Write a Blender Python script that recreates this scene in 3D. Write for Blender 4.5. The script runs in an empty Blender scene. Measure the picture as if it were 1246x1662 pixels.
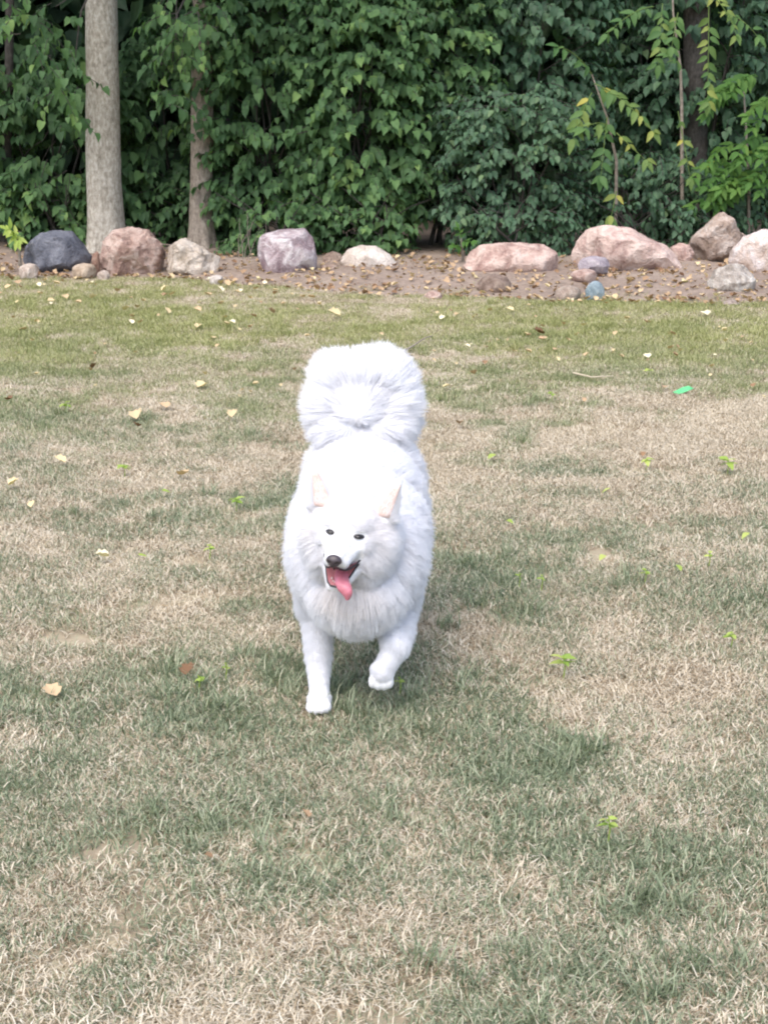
import bpy, bmesh, math, random
import numpy as np
from mathutils import Vector, Matrix, kdtree
from mathutils.bvhtree import BVHTree

# ------------------------------------------------------------------ camera, light, exposure
scene = bpy.context.scene
COL = scene.collection
CAM_H, PITCH, FPX = 1.6, math.radians(15.34), 2500.0
cam_data = bpy.data.cameras.new('camera')
cam_data.sensor_fit = 'HORIZONTAL'; cam_data.sensor_width = 36.0
cam_data.lens = 36.0 * FPX / 1246.0
cam_data.clip_start = 0.05; cam_data.clip_end = 2000
cam = bpy.data.objects.new('camera', cam_data); COL.objects.link(cam)
cam.location = (0, 0, CAM_H); cam.rotation_euler = (math.pi / 2 - PITCH, 0, 0)
scene.camera = cam

SUN_EL, SUN_AZ = math.radians(60), math.radians(-153)      # azimuth: light comes from behind the camera
world = bpy.data.worlds.new('World'); scene.world = world; world.use_nodes = True
wn = world.node_tree; wn.nodes.clear()
sky = wn.nodes.new('ShaderNodeTexSky'); sky.sky_type = 'NISHITA'; sky.sun_disc = False
sky.sun_elevation = SUN_EL; sky.sun_rotation = SUN_AZ
sky.air_density = 1.0; sky.dust_density = 3.0; sky.ozone_density = 1.0
bg = wn.nodes.new('ShaderNodeBackground'); bg.inputs['Strength'].default_value = 0.15
wo = wn.nodes.new('ShaderNodeOutputWorld')
wn.links.new(sky.outputs[0], bg.inputs[0]); wn.links.new(bg.outputs[0], wo.inputs[0])
sun_data = bpy.data.lights.new('sun', 'SUN'); sun_data.energy = 1.3; sun_data.angle = math.radians(75)
sun_data.color = (1.0, 0.96, 0.90)
sun = bpy.data.objects.new('sun', sun_data); COL.objects.link(sun)
sdir = Vector((math.sin(SUN_AZ) * math.cos(SUN_EL), math.cos(SUN_AZ) * math.cos(SUN_EL), math.sin(SUN_EL)))
sun.rotation_euler = sdir.to_track_quat('Z', 'Y').to_euler()
scene.view_settings.view_transform = 'Standard'; scene.view_settings.look = 'None'
scene.view_settings.exposure = 1.2; scene.view_settings.gamma = 1.0
scene.view_settings.use_curve_mapping = False
scene.render.engine = 'CYCLES'
scene.cycles.max_bounces = 6; scene.cycles.diffuse_bounces = 5
scene.cycles.transparent_max_bounces = 4
scene.cycles_curves.shape = 'RIBBONS'
scene.cycles.filter_width = 2.1

rng = np.random.default_rng(7)
random.seed(7)

# ------------------------------------------------------------------ helpers
def ray(u, v):
    a, b = (u - 623.0) / FPX, (831.0 - v) / FPX
    c, s = math.cos(PITCH), math.sin(PITCH)
    return Vector((a, c + b * s, -s + b * c))
def at(u, v, y):
    d = ray(u, v); t = y / d.y
    return Vector((d.x * t, y, CAM_H + d.z * t))
def onground(u, v, z=0.0):
    d = ray(u, v); t = (z - CAM_H) / d.z
    return Vector((d.x * t, d.y * t, z))

def _hash(i, j, k, seed):
    h = (i.astype(np.int64) * 374761393 + j.astype(np.int64) * 668265263 + k.astype(np.int64) * 2147483647 + seed * 144665) & 0xffffffff
    h = ((h ^ (h >> 13)) * 1274126177) & 0xffffffff
    return ((h ^ (h >> 16)) & 0xffff) / 65535.0
def vnoise(P, scale, seed=0):
    P = np.atleast_2d(np.asarray(P, float)) * scale
    if P.shape[1] == 2: P = np.hstack([P, np.zeros((len(P), 1))])
    I = np.floor(P).astype(np.int64); f = P - I; f = f * f * (3 - 2 * f)
    r = 0
    for a in (0, 1):
        for b in (0, 1):
            for c in (0, 1):
                w = (f[:, 0] if a else 1 - f[:, 0]) * (f[:, 1] if b else 1 - f[:, 1]) * (f[:, 2] if c else 1 - f[:, 2])
                r = r + w * _hash(I[:, 0] + a, I[:, 1] + b, I[:, 2] + c, seed)
    return r
def fbm(P, scale, seed=0, o=3):
    r, a, t = 0, 1.0, 0
    for k in range(o):
        r = r + a * vnoise(P, scale * 2 ** k, seed + 17 * k); t += a; a *= .5
    return r / t
def unit(a):
    return a / np.maximum(np.linalg.norm(a, axis=-1, keepdims=True), 1e-9)

def mesh_from(name, V, F, tint=None, smooth=False):
    """V (n,3); F list of (m,k) index arrays"""
    me = bpy.data.meshes.new(name)
    V = np.asarray(V, np.float32)
    me.vertices.add(len(V)); me.vertices.foreach_set('co', V.ravel())
    loops = np.concatenate([f.ravel() for f in F]).astype(np.int32)
    sizes = np.concatenate([np.full(len(f), f.shape[1]) for f in F]).astype(np.int32)
    starts = np.concatenate([[0], np.cumsum(sizes)[:-1]]).astype(np.int32)
    me.loops.add(len(loops)); me.loops.foreach_set('vertex_index', loops)
    me.polygons.add(len(sizes)); me.polygons.foreach_set('loop_start', starts); me.polygons.foreach_set('loop_total', sizes)
    if smooth: me.polygons.foreach_set('use_smooth', np.ones(len(sizes), bool))
    if tint is not None:
        at_ = me.attributes.new('tint', 'FLOAT', 'POINT'); at_.data.foreach_set('value', np.asarray(tint, np.float32))
    me.update(calc_edges=True)
    return me
def obj(name, me, mat, parent=None, loc=None):
    o = bpy.data.objects.new(name, me); COL.objects.link(o)
    if mat is not None and me is not None and len(me.materials) == 0: me.materials.append(mat)
    if parent is not None: o.parent = parent
    if loc is not None: o.location = loc
    return o
def tag(o, label=None, cat=None, group=None, kind=None):
    if label: o['label'] = label
    if cat: o['category'] = cat
    if group: o['group'] = group
    if kind: o['kind'] = kind
    return o
def thing(name, label, cat, loc=(0, 0, 0), group=None):
    o = bpy.data.objects.new(name, None); COL.objects.link(o); o.location = loc
    o.empty_display_size = .1
    return tag(o, label, cat, group)

def tube_arrays(pts, radii, n=6, cap=True):
    pts = np.asarray(pts, float); radii = np.asarray(radii, float)
    m = len(pts); T = np.gradient(pts, axis=0); T = unit(T)
    ref = np.array([0.31, .17, .93]) if abs(T[0, 2]) < .9 else np.array([1., .1, 0])
    V = []
    for i in range(m):
        a = np.cross(T[i], ref); a /= np.linalg.norm(a); b = np.cross(T[i], a)
        ang = np.arange(n) * 2 * math.pi / n
        V.append(pts[i] + radii[i] * (np.cos(ang)[:, None] * a + np.sin(ang)[:, None] * b))
    V = np.concatenate(V)
    q = []
    for i in range(m - 1):
        for k in range(n):
            q.append((i * n + k, i * n + (k + 1) % n, (i + 1) * n + (k + 1) % n, (i + 1) * n + k))
    return V, np.array(q)
class Bag:
    """collects quads/tris of many small shapes into one mesh"""
    def __init__(s): s.V = []; s.Q = []; s.n = 0; s.t = []
    def tube(s, pts, radii, n=4, tint=0.5):
        V, q = tube_arrays(pts, radii, n); s.V.append(V); s.Q.append(q + s.n); s.n += len(V); s.t.append(np.full(len(V), tint))
    def mesh(s, name, smooth=True): return mesh_from(name, np.concatenate(s.V), [np.concatenate(s.Q)], np.concatenate(s.t), smooth)

# ------------------------------------------------------------------ materials
def new_mat(name):
    m = bpy.data.materials.new(name); m.use_nodes = True
    nt = m.node_tree; nt.nodes.clear()
    out = nt.nodes.new('ShaderNodeOutputMaterial')
    return m, nt, out
def N(nt, t, **kw):
    n = nt.nodes.new(t)
    for k, v in kw.items():
        if k.startswith('i_'): n.inputs[k[2:].replace('_', ' ')].default_value = v
        else: setattr(n, k, v)
    return n
def ramp(nt, stops):
    r = nt.nodes.new('ShaderNodeValToRGB'); e = r.color_ramp.elements
    while len(e) < len(stops): e.new(0.5)
    for k, (p, c) in enumerate(stops): e[k].position = p; e[k].color = (*c, 1)
    return r
def principled(nt, out, rough=.7, spec=.3):
    b = nt.nodes.new('ShaderNodeBsdfPrincipled'); b.inputs['Roughness'].default_value = rough
    b.inputs['Specular IOR Level'].default_value = spec
    nt.links.new(b.outputs[0], out.inputs[0]); return b
def bump(nt, b, height_socket, strength=.4, dist=.02):
    bm_ = nt.nodes.new('ShaderNodeBump'); bm_.inputs['Strength'].default_value = strength; bm_.inputs['Distance'].default_value = dist
    nt.links.new(height_socket, bm_.inputs['Height']); nt.links.new(bm_.outputs[0], b.inputs['Normal'])

def leafy(name, stops, trans=.42, rough=.55, spec=.22, wscale=1.3, wamt=.35, transtint=(1.0, 1.1, .5), far=None):
    """leaf material: colour from the per-leaf tint attribute, drifting slowly over the place; some light passes through"""
    m, nt, out = new_mat(name)
    a = N(nt, 'ShaderNodeAttribute', attribute_name='tint')
    oi = N(nt, 'ShaderNodeObjectInfo')
    g = N(nt, 'ShaderNodeNewGeometry'); nz = N(nt, 'ShaderNodeTexNoise', i_Scale=wscale, i_Detail=2.0)
    nt.links.new(g.outputs['Position'], nz.inputs['Vector'])
    m1 = N(nt, 'ShaderNodeMath', operation='MULTIPLY_ADD'); m1.inputs[1].default_value = wamt; m1.inputs[2].default_value = -wamt / 2
    nt.links.new(nz.outputs[0], m1.inputs[0])
    ad = N(nt, 'ShaderNodeMath', operation='ADD'); nt.links.new(a.outputs['Fac'], ad.inputs[0]); nt.links.new(m1.outputs[0], ad.inputs[1])
    r = ramp(nt, stops); nt.links.new(ad.outputs[0], r.inputs[0])
    if far:                                                   # another kind of grass grows in the strip by the bed
        r0 = r; r9 = ramp(nt, far); nt.links.new(ad.outputs[0], r9.inputs[0])
        sx = N(nt, 'ShaderNodeSeparateXYZ'); nt.links.new(g.outputs['Position'], sx.inputs[0])
        ya = N(nt, 'ShaderNodeMath', operation='MULTIPLY_ADD'); ya.inputs[1].default_value = 4.0; nt.links.new(nz.outputs[0], ya.inputs[0]); nt.links.new(sx.outputs[1], ya.inputs[2])
        mr = N(nt, 'ShaderNodeMapRange'); mr.inputs[1].default_value = 8.5; mr.inputs[2].default_value = 12.5; nt.links.new(ya.outputs[0], mr.inputs[0])
        mm = N(nt, 'ShaderNodeMix', data_type='RGBA'); nt.links.new(mr.outputs[0], mm.inputs[0]); nt.links.new(r0.outputs[0], mm.inputs[6]); nt.links.new(r9.outputs[0], mm.inputs[7])
        class _R: outputs = [mm.outputs[2]]
        r = _R
    b = nt.nodes.new('ShaderNodeBsdfPrincipled'); b.inputs['Roughness'].default_value = rough; b.inputs['Specular IOR Level'].default_value = spec
    nt.links.new(r.outputs[0], b.inputs['Base Color'])
    t = nt.nodes.new('ShaderNodeBsdfTranslucent')
    mx = N(nt, 'ShaderNodeMix', data_type='RGBA', blend_type='MULTIPLY'); mx.inputs[0].default_value = 1.0
    nt.links.new(r.outputs[0], mx.inputs[6]); mx.inputs[7].default_value = (*transtint, 1)
    nt.links.new(mx.outputs[2], t.inputs[0])
    ms = nt.nodes.new('ShaderNodeMixShader'); ms.inputs[0].default_value = trans
    nt.links.new(b.outputs[0], ms.inputs[1]); nt.links.new(t.outputs[0], ms.inputs[2]); nt.links.new(ms.outputs[0], out.inputs[0])
    return m

M = {}
M['maple'] = leafy('maple_leaf', [(0, (.05, .10, .045)), (.45, (.088, .17, .07)), (.8, (.13, .235, .085)), (1, (.21, .32, .1))])
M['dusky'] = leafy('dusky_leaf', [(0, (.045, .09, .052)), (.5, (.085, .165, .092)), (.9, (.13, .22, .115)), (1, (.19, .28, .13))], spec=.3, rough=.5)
M['fern'] = leafy('pinnate_leaf', [(0, (.05, .12, .03)), (.5, (.085, .19, .04)), (.9, (.14, .25, .05)), (1, (.3, .36, .06))])
M['yellowing'] = leafy('yellowing_leaf', [(0, (.07, .155, .05)), (.5, (.12, .215, .065)), (.82, (.26, .31, .08)), (1, (.52, .45, .1))], wamt=.2)
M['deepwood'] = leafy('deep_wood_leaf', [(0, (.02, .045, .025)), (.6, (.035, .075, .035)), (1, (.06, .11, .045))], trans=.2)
M['lime'] = leafy('lime_seedling_leaf', [(0, (.24, .36, .08)), (.5, (.36, .48, .11)), (1, (.52, .58, .18))], wamt=.3, wscale=4)
M['straw'] = leafy('straw_blade', [(0, (.22, .165, .105)), (.2, (.40, .325, .22)), (.5, (.57, .495, .375)), (.8, (.66, .59, .465)), (1, (.73, .67, .55))], trans=.2, rough=.7, spec=.2, wscale=1.6, wamt=.5, transtint=(1, .95, .8))
M['green'] = leafy('grass_blade', [(0, (.09, .12, .07)), (.4, (.18, .22, .135)), (.72, (.29, .335, .215)), (.9, (.43, .455, .32)), (1, (.60, .56, .43))], trans=.3, rough=.55, spec=.3, wscale=1.2, wamt=.4, transtint=(1, 1.05, .6), far=[(0, (.17, .19, .07)), (.4, (.28, .30, .12)), (.72, (.40, .41, .18)), (.9, (.52, .50, .26)), (1, (.64, .58, .36))])
M['fallen'] = leafy('fallen_leaf', [(0, (.13, .065, .035)), (.22, (.30, .19, .11)), (.45, (.46, .32, .20)), (.7, (.58, .45, .27)), (.85, (.66, .55, .32)), (1, (.76, .70, .55))], trans=.15, rough=.75, spec=.2, wamt=0)

def bark(name, c1, c2, c3):
    m, nt, out = new_mat(name); b = principled(nt, out, .85, .2)
    tc = N(nt, 'ShaderNodeTexCoord'); mp = N(nt, 'ShaderNodeMapping'); mp.inputs['Scale'].default_value = (24, 24, 11)
    nt.links.new(tc.outputs['Object'], mp.inputs[0])
    n1 = N(nt, 'ShaderNodeTexNoise', i_Scale=1.6, i_Detail=8.0, i_Roughness=.65); nt.links.new(mp.outputs[0], n1.inputs['Vector'])
    r = ramp(nt, [(.3, c1), (.5, c2), (.68, c3)]); nt.links.new(n1.outputs[0], r.inputs[0])
    mp2 = N(nt, 'ShaderNodeMapping'); mp2.inputs['Scale'].default_value = (7, 7, 22); nt.links.new(tc.outputs['Object'], mp2.inputs[0])
    n2 = N(nt, 'ShaderNodeTexNoise', i_Scale=1.0, i_Detail=7.0, i_Roughness=.7); nt.links.new(mp2.outputs[0], n2.inputs['Vector'])
    r2 = ramp(nt, [(.30, (.62, .6, .56)), (.52, (1, 1, 1))]); nt.links.new(n2.outputs[0], r2.inputs[0])
    mx = N(nt, 'ShaderNodeMix', data_type='RGBA', blend_type='MULTIPLY'); mx.inputs[0].default_value = .55
    nt.links.new(r.outputs[0], mx.inputs[6]); nt.links.new(r2.outputs[0], mx.inputs[7]); nt.links.new(mx.outputs[2], b.inputs['Base Color'])
    s = N(nt, 'ShaderNodeMath', operation='ADD'); nt.links.new(n1.outputs[0], s.inputs[0]); nt.links.new(n2.outputs[0], s.inputs[1])
    bump(nt, b, s.outputs[0], .6, .02)
    return m
M['bark_pale'] = bark('pale_bark', (.21, .18, .14), (.38, .345, .285), (.54, .50, .43))
M['bark_brown'] = bark('brown_bark', (.16, .13, .105), (.28, .235, .19), (.39, .34, .28))
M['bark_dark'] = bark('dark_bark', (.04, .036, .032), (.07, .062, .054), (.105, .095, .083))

def stone(name, c1, c2, c3, sc=6.0, rough=.8):
    m, nt, out = new_mat(name); b = principled(nt, out, rough, .3)
    tc = N(nt, 'ShaderNodeTexCoord')
    n0 = N(nt, 'ShaderNodeTexNoise', i_Scale=sc, i_Detail=6.0, i_Roughness=.62, i_Distortion=.8); nt.links.new(tc.outputs['Object'], n0.inputs['Vector'])
    r = ramp(nt, [(.36, c1), (.5, c2), (.62, c3)]); nt.links.new(n0.outputs[0], r.inputs[0])
    n1 = N(nt, 'ShaderNodeTexNoise', i_Scale=sc * 9, i_Detail=4.0); nt.links.new(tc.outputs['Object'], n1.inputs['Vector'])
    r1 = ramp(nt, [(.3, (.72, .7, .7)), (.55, (1, 1, 1))]); nt.links.new(n1.outputs[0], r1.inputs[0])
    mx = N(nt, 'ShaderNodeMix', data_type='RGBA', blend_type='MULTIPLY'); mx.inputs[0].default_value = .6
    nt.links.new(r.outputs[0], mx.inputs[6]); nt.links.new(r1.outputs[0], mx.inputs[7])
    wv = N(nt, 'ShaderNodeMix', data_type='RGBA', blend_type='LINEAR_LIGHT'); wv.inputs[0].default_value = .12
    nt.links.new(tc.outputs['Object'], wv.inputs[6]); nt.links.new(n0.outputs['Color'], wv.inputs[7])
    vo = N(nt, 'ShaderNodeTexVoronoi', feature='DISTANCE_TO_EDGE', i_Scale=sc * .75); nt.links.new(wv.outputs[2], vo.inputs['Vector'])
    rv = ramp(nt, [(.0, (.5, .46, .43)), (.035, (1, 1, 1))]); nt.links.new(vo.outputs['Distance'], rv.inputs[0])
    mc = N(nt, 'ShaderNodeMix', data_type='RGBA', blend_type='MULTIPLY'); mc.inputs[0].default_value = .55
    nt.links.new(mx.outputs[2], mc.inputs[6]); nt.links.new(rv.outputs[0], mc.inputs[7]); nt.links.new(mc.outputs[2], b.inputs['Base Color'])
    s = N(nt, 'ShaderNodeMath', operation='MULTIPLY_ADD'); s.inputs[1].default_value = .35
    nt.links.new(n1.outputs[0], s.inputs[0]); nt.links.new(n0.outputs[0], s.inputs[2])
    bump(nt, b, s.outputs[0], .9, .045)
    return m

def soil_mat(name, cols, sc):
    m, nt, out = new_mat(name); b = principled(nt, out, .95, .1)
    tc = N(nt, 'ShaderNodeTexCoord')
    n0 = N(nt, 'ShaderNodeTexNoise', i_Scale=sc, i_Detail=8.0, i_Roughness=.7); nt.links.new(tc.outputs['Object'], n0.inputs['Vector'])
    n1 = N(nt, 'ShaderNodeTexNoise', i_Scale=sc * 14, i_Detail=4.0, i_Roughness=.7); nt.links.new(tc.outputs['Object'], n1.inputs['Vector'])
    s = N(nt, 'ShaderNodeMath', operation='MULTIPLY_ADD'); s.inputs[1].default_value = .5
    nt.links.new(n1.outputs[0], s.inputs[0]); h = N(nt, 'ShaderNodeMath', operation='MULTIPLY'); h.inputs[1].default_value = .5
    nt.links.new(n0.outputs[0], h.inputs[0]); nt.links.new(h.outputs[0], s.inputs[2])
    r = ramp(nt, cols); nt.links.new(s.outputs[0], r.inputs[0]); nt.links.new(r.outputs[0], b.inputs['Base Color'])
    bump(nt, b, s.outputs[0], .8, .03)
    return m
M['turf'] = soil_mat('turf_soil', [(.3, (.19, .145, .10)), (.48, (.31, .255, .18)), (.65, (.36, .33, .22))], 1.1)
M['soil'] = soil_mat('bed_soil', [(.3, (.15, .113, .09)), (.5, (.25, .195, .158)), (.66, (.34, .28, .23))], 1.7)

def plain(name, c, rough=.6, spec=.3, sub=0):
    m, nt, out = new_mat(name); b = principled(nt, out, rough, spec)
    tc = N(nt, 'ShaderNodeTexCoord'); n0 = N(nt, 'ShaderNodeTexNoise', i_Scale=60.0, i_Detail=3.0)
    nt.links.new(tc.outputs['Object'], n0.inputs['Vector'])
    r = ramp(nt, [(.3, tuple(x * .75 for x in c)), (.7, c)]); nt.links.new(n0.outputs[0], r.inputs[0]); nt.links.new(r.outputs[0], b.inputs['Base Color'])
    if sub: b.inputs['Subsurface Weight'].default_value = sub; b.inputs['Subsurface Radius'].default_value = (.01, .004, .003)
    return m

# ------------------------------------------------------------------ terrain
BED = [(-30, 13.9), (-4.5, 13.85), (-3.2, 13.8), (-2.2, 13.7), (-1.5, 13.45), (-.7, 12.95), (0.1, 12.6), (.9, 12.4), (1.8, 12.05), (2.6, 11.95), (3.4, 11.9), (4.6, 11.9), (30, 11.6)]
bx_, by_ = np.array([p[0] for p in BED]), np.array([p[1] for p in BED])
def bed_edge(x): return np.interp(x, bx_, by_) + .22 * (fbm(np.stack([x, x * 0], 1), 1.6, 5) - .5) * 2
def ground_z(x, y):
    """height of what is underfoot: flat lawn, a low mounded planting bed"""
    x = np.atleast_1d(np.asarray(x, float)); y = np.atleast_1d(np.asarray(y, float))
    t = np.clip((y - bed_edge(x) + .05) / 1.2, 0, 1); t = t * t * (3 - 2 * t)
    P = np.stack([x, y], 1)
    return .07 * t + .035 * t * (fbm(P, 2.2, 9) - .5) * 2
def gz(x, y): return float(ground_z(x, y)[0])

def sheet(name, xs, ys, zf, mat, kind='structure'):
    X, Y = np.meshgrid(xs, ys); Z = zf(X.ravel(), Y.ravel())
    V = np.stack([X.ravel(), Y.ravel(), Z], 1); nx, ny = len(xs), len(ys)
    i = np.arange((nx - 1) * (ny - 1)); r, c = i // (nx - 1), i % (nx - 1); a = r * nx + c
    q = np.stack([a, a + 1, a + nx + 1, a + nx], 1)
    o = obj(name, mesh_from(name, V, [q], smooth=True), mat); o['kind'] = kind
    return o
xs = np.concatenate([[-900, -200, -60, -20], np.linspace(-8, 8, 60), [20, 60, 200, 900]])
ys = np.concatenate([[-900, -200, -40, -8], np.linspace(-2, 14, 60), [18, 24, 40, 120, 400, 1500]])
lawn = sheet('lawn', xs, ys, lambda x, y: -.020 + .006 * (fbm(np.stack([x, y], 1), 1.3, 3) - .5), M['turf'])
tag(lawn, 'half dried lawn of straw and green patches running to the stone edged bed')
xs = np.concatenate([[-30, -16], np.linspace(-8, 8, 200), [16, 30]])
tt = np.concatenate([np.linspace(0, 2.6, 46), [3.5, 5, 8, 14, 22]])
X, T = np.meshgrid(xs, tt); Y = T + bed_edge(X.ravel()).reshape(X.shape)
Z = ground_z(X.ravel(), Y.ravel()) + .004 + np.where(T.ravel() < .01, -.03, 0) + .012 * (fbm(np.stack([X.ravel(), Y.ravel()], 1), 9, 2) - .5)
nx, ny = len(xs), len(tt); i = np.arange((nx - 1) * (ny - 1)); r, c = i // (nx - 1), i % (nx - 1); a = r * nx + c
bed = obj('planting_bed_ground', mesh_from('planting_bed_ground', np.stack([X.ravel(), Y.ravel(), Z], 1), [np.stack([a, a + 1, a + nx + 1, a + nx], 1)], smooth=True), M['soil'])
tag(bed, 'bare brown soil of the planting bed under the boulders', kind='structure')

# ------------------------------------------------------------------ lawn grass (stuff): blades grouped in mats and tufts
def blades(n, rad, lmin, lmax, leanmin, leanmax, wid, seed, curl, tlo, thi):
    g = np.random.default_rng(seed)
    r = rad * np.sqrt(g.random(n)); th = g.random(n) * 6.283
    base = np.stack([r * np.cos(th), r * np.sin(th), np.full(n, -.006)], 1)
    L = lmin + (lmax - lmin) * g.random(n) ** 1.4; az = g.random(n) * 6.283
    lean = np.radians(leanmin + (leanmax - leanmin) * g.random(n))
    w = wid * (.7 + .6 * g.random(n))
    side = np.stack([-np.sin(az), np.cos(az), np.zeros(n)], 1)
    face = az + 1.2 * (g.random(n) - .5)
    side = np.stack([-np.sin(face), np.cos(face), .25 * (g.random(n) - .5)], 1)
    p = base.copy(); rows = []
    K = 3
    for k in range(K + 1):
        ww = w * (1, .95, .7, .08)[k] / 2
        rows.append(p - side * ww[:, None]); rows.append(p + side * ww[:, None])
        d = np.stack([np.sin(lean) * np.cos(az), np.sin(lean) * np.sin(az), np.cos(lean)], 1)
        p = p + d * (L / K)[:, None]; p[:, 2] = np.maximum(p[:, 2], .001 + .004 * g.random(n))
        lean = lean + curl * (g.random(n) * .9 + .1); az = az + (g.random(n) - .5) * curl * 2.2
    V = np.stack(rows, 1)                       # n, 8, 3
    b = (np.arange(n) * 8)[:, None]
    F = np.concatenate([b + np.array([[2 * k, 2 * k + 1, 2 * k + 3, 2 * k + 2]]) for k in range(K)])
    t = tlo + (thi - tlo) * g.random(n)
    return mesh_from('blades', V.reshape(-1, 3), [F], np.repeat(t, 8))
proto = bpy.data.collections.new('grass_prototypes')          # never linked to the scene: only instanced
NS, NG = 7, 7
for k in range(NS):
    o = bpy.data.objects.new('a_straw_%02d' % k, blades(360, .14, .014, .044, 30, 86, .0025, 100 + k, .5, 0.0, 1.0)); o.data.materials.append(M['straw']); proto.objects.link(o)
for k in range(NG):
    o = bpy.data.objects.new('b_green_%02d' % k, blades(200, .12, .018, .055, 10, 74, .0028, 200 + k, .5, 0.0, 1.0)); o.data.materials.append(M['green']); proto.objects.link(o)

NT = 5
for k in range(NT):
    o = bpy.data.objects.new('c_tuft_%02d' % k, blades(55, .045, .045, .10, 5, 62, .0034, 300 + k, .5, 0.0, .95)); o.data.materials.append(M['green']); proto.objects.link(o)

# patches seen in the lawn: (u, v, half width, half height in photo pixels, + green / - dry)
PATCH = [(130, 1470, 260, 130, -.5), (420, 1570, 200, 110, -.25), (1060, 1095, 170, 55, -.55), (105, 1055, 90, 28, -.5), (210, 1235, 110, 45, -.45), (1000, 690, 300, 75, -.5),
         (1010, 1260, 260, 60, -.25), (1180, 1380, 120, 60, -.35), (90, 1620, 180, 60, -.4), (640, 730, 250, 60, -.25), (1200, 820, 120, 40, -.3), (230, 980, 200, 35, -.2),
         (480, 1130, 330, 70, .35), (640, 1330, 330, 110, .3), (1090, 1530, 220, 90, .35), (150, 1140, 200, 40, .3), (130, 560, 260, 60, .35), (1050, 530, 330, 50, .45), (350, 500, 350, 30, .1),
         (960, 970, 260, 60, .25), (250, 830, 260, 45, .2), (900, 810, 150, 40, .2), (200, 1300, 160, 40, .25), (880, 1200, 160, 50, .2), (420, 640, 200, 45, -.2)]
def greenness(P):
    g = .56 + .95 * (fbm(P, 1.5, 31, 4) - .5) + .55 * (fbm(P, 6.0, 77, 3) - .5)
    for (u, v, hu, hv, s) in PATCH:
        c = onground(u, v); ex = abs(onground(u + hu, v).x - c.x); ey = abs(onground(u, v - hv).y - onground(u, v + hv).y) / 2
        g = g + .85 * s * np.exp(-((P[:, 0] - c.x) / ex) ** 2 - ((P[:, 1] - c.y) / ey) ** 2)
    g = g + np.interp(P[:, 1], [2.5, 3.8, 5.0, 6.5, 9, 10.5], [.10, .12, -.02, -.10, -.06, .08])  # greener near, drier midway: blade colour stands in for tree shade up close
    return np.clip(g, 0, 1)
def scatter_lawn(dens):
    y0, y1 = 1.7, 14.2; g = rng
    n = int(dens * (y1 - y0) * 10)
    P = np.stack([(g.random(n) - .5) * 10, y0 + (y1 - y0) * g.random(n)], 1)
    keep = (np.abs(P[:, 0]) < .26 * P[:, 1] + .9)
    P = P[keep]; e = bed_edge(P[:, 0]); j = .18 * (g.random(len(P)) - .5)
    over = P[:, 1] - e - j
    return P[(over < -.02) | ((over < .55) & (g.random(len(P)) < .42 * (1 - over / .55) * (fbm(P, 4.0, 12, 2) > .47)))]
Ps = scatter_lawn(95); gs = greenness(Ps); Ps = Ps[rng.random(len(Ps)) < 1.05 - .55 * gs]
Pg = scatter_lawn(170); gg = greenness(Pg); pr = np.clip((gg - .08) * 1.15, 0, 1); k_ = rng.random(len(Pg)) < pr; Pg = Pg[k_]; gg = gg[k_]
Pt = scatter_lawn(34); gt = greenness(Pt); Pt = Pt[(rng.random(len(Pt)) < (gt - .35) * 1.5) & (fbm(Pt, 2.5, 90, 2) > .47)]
allP = np.concatenate([Ps, Pg, Pt]); idx = np.concatenate([rng.integers(0, NS, len(Ps)), NS + rng.integers(0, NG, len(Pg)), NS + NG + rng.integers(0, NT, len(Pt))])
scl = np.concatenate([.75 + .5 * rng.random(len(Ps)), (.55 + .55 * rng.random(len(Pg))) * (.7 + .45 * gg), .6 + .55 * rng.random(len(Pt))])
V = np.stack([allP[:, 0], allP[:, 1], -.010 + ground_z(allP[:, 0], allP[:, 1])], 1)
gm = bpy.data.meshes.new('lawn_grass'); gm.vertices.add(len(V)); gm.vertices.foreach_set('co', V.astype(np.float32).ravel())
for nm, ty, da in (('pick', 'INT', idx.astype(np.int32)), ('yaw', 'FLOAT', (rng.random(len(V)) * 6.283).astype(np.float32)), ('size', 'FLOAT', scl.astype(np.float32))):
    a_ = gm.attributes.new(nm, ty, 'POINT'); a_.data.foreach_set('value', da)
grass = obj('lawn_grass', gm, None); tag(grass, 'short straw and green grass blades covering the lawn', 'grass', kind='stuff')
ng = bpy.data.node_groups.new('grass_nodes', 'GeometryNodeTree')
ng.interface.new_socket('Geometry', in_out='INPUT', socket_type='NodeSocketGeometry'); ng.interface.new_socket('Geometry', in_out='OUTPUT', socket_type='NodeSocketGeometry')
gi = ng.nodes.new('NodeGroupInput'); go = ng.nodes.new('NodeGroupOutput')
ci = ng.nodes.new('GeometryNodeCollectionInfo'); ci.inputs['Collection'].default_value = proto
ci.inputs['Separate Children'].default_value = True; ci.inputs['Reset Children'].default_value = True
ip = ng.nodes.new('GeometryNodeInstanceOnPoints'); ip.inputs['Pick Instance'].default_value = True
def named(nm, ty):
    n = ng.nodes.new('GeometryNodeInputNamedAttribute'); n.data_type = ty; n.inputs['Name'].default_value = nm; return n.outputs['Attribute']
cx = ng.nodes.new('ShaderNodeCombineXYZ')
L = ng.links.new
L(gi.outputs[0], ip.inputs['Points']); L(ci.outputs[0], ip.inputs['Instance']); L(named('pick', 'INT'), ip.inputs['Instance Index'])
L(named('yaw', 'FLOAT'), cx.inputs[2]); L(cx.outputs[0], ip.inputs['Rotation']); L(named('size', 'FLOAT'), ip.inputs['Scale'])
L(ip.outputs[0], go.inputs[0])
md = grass.modifiers.new('grass', 'NODES'); md.node_group = ng

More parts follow.
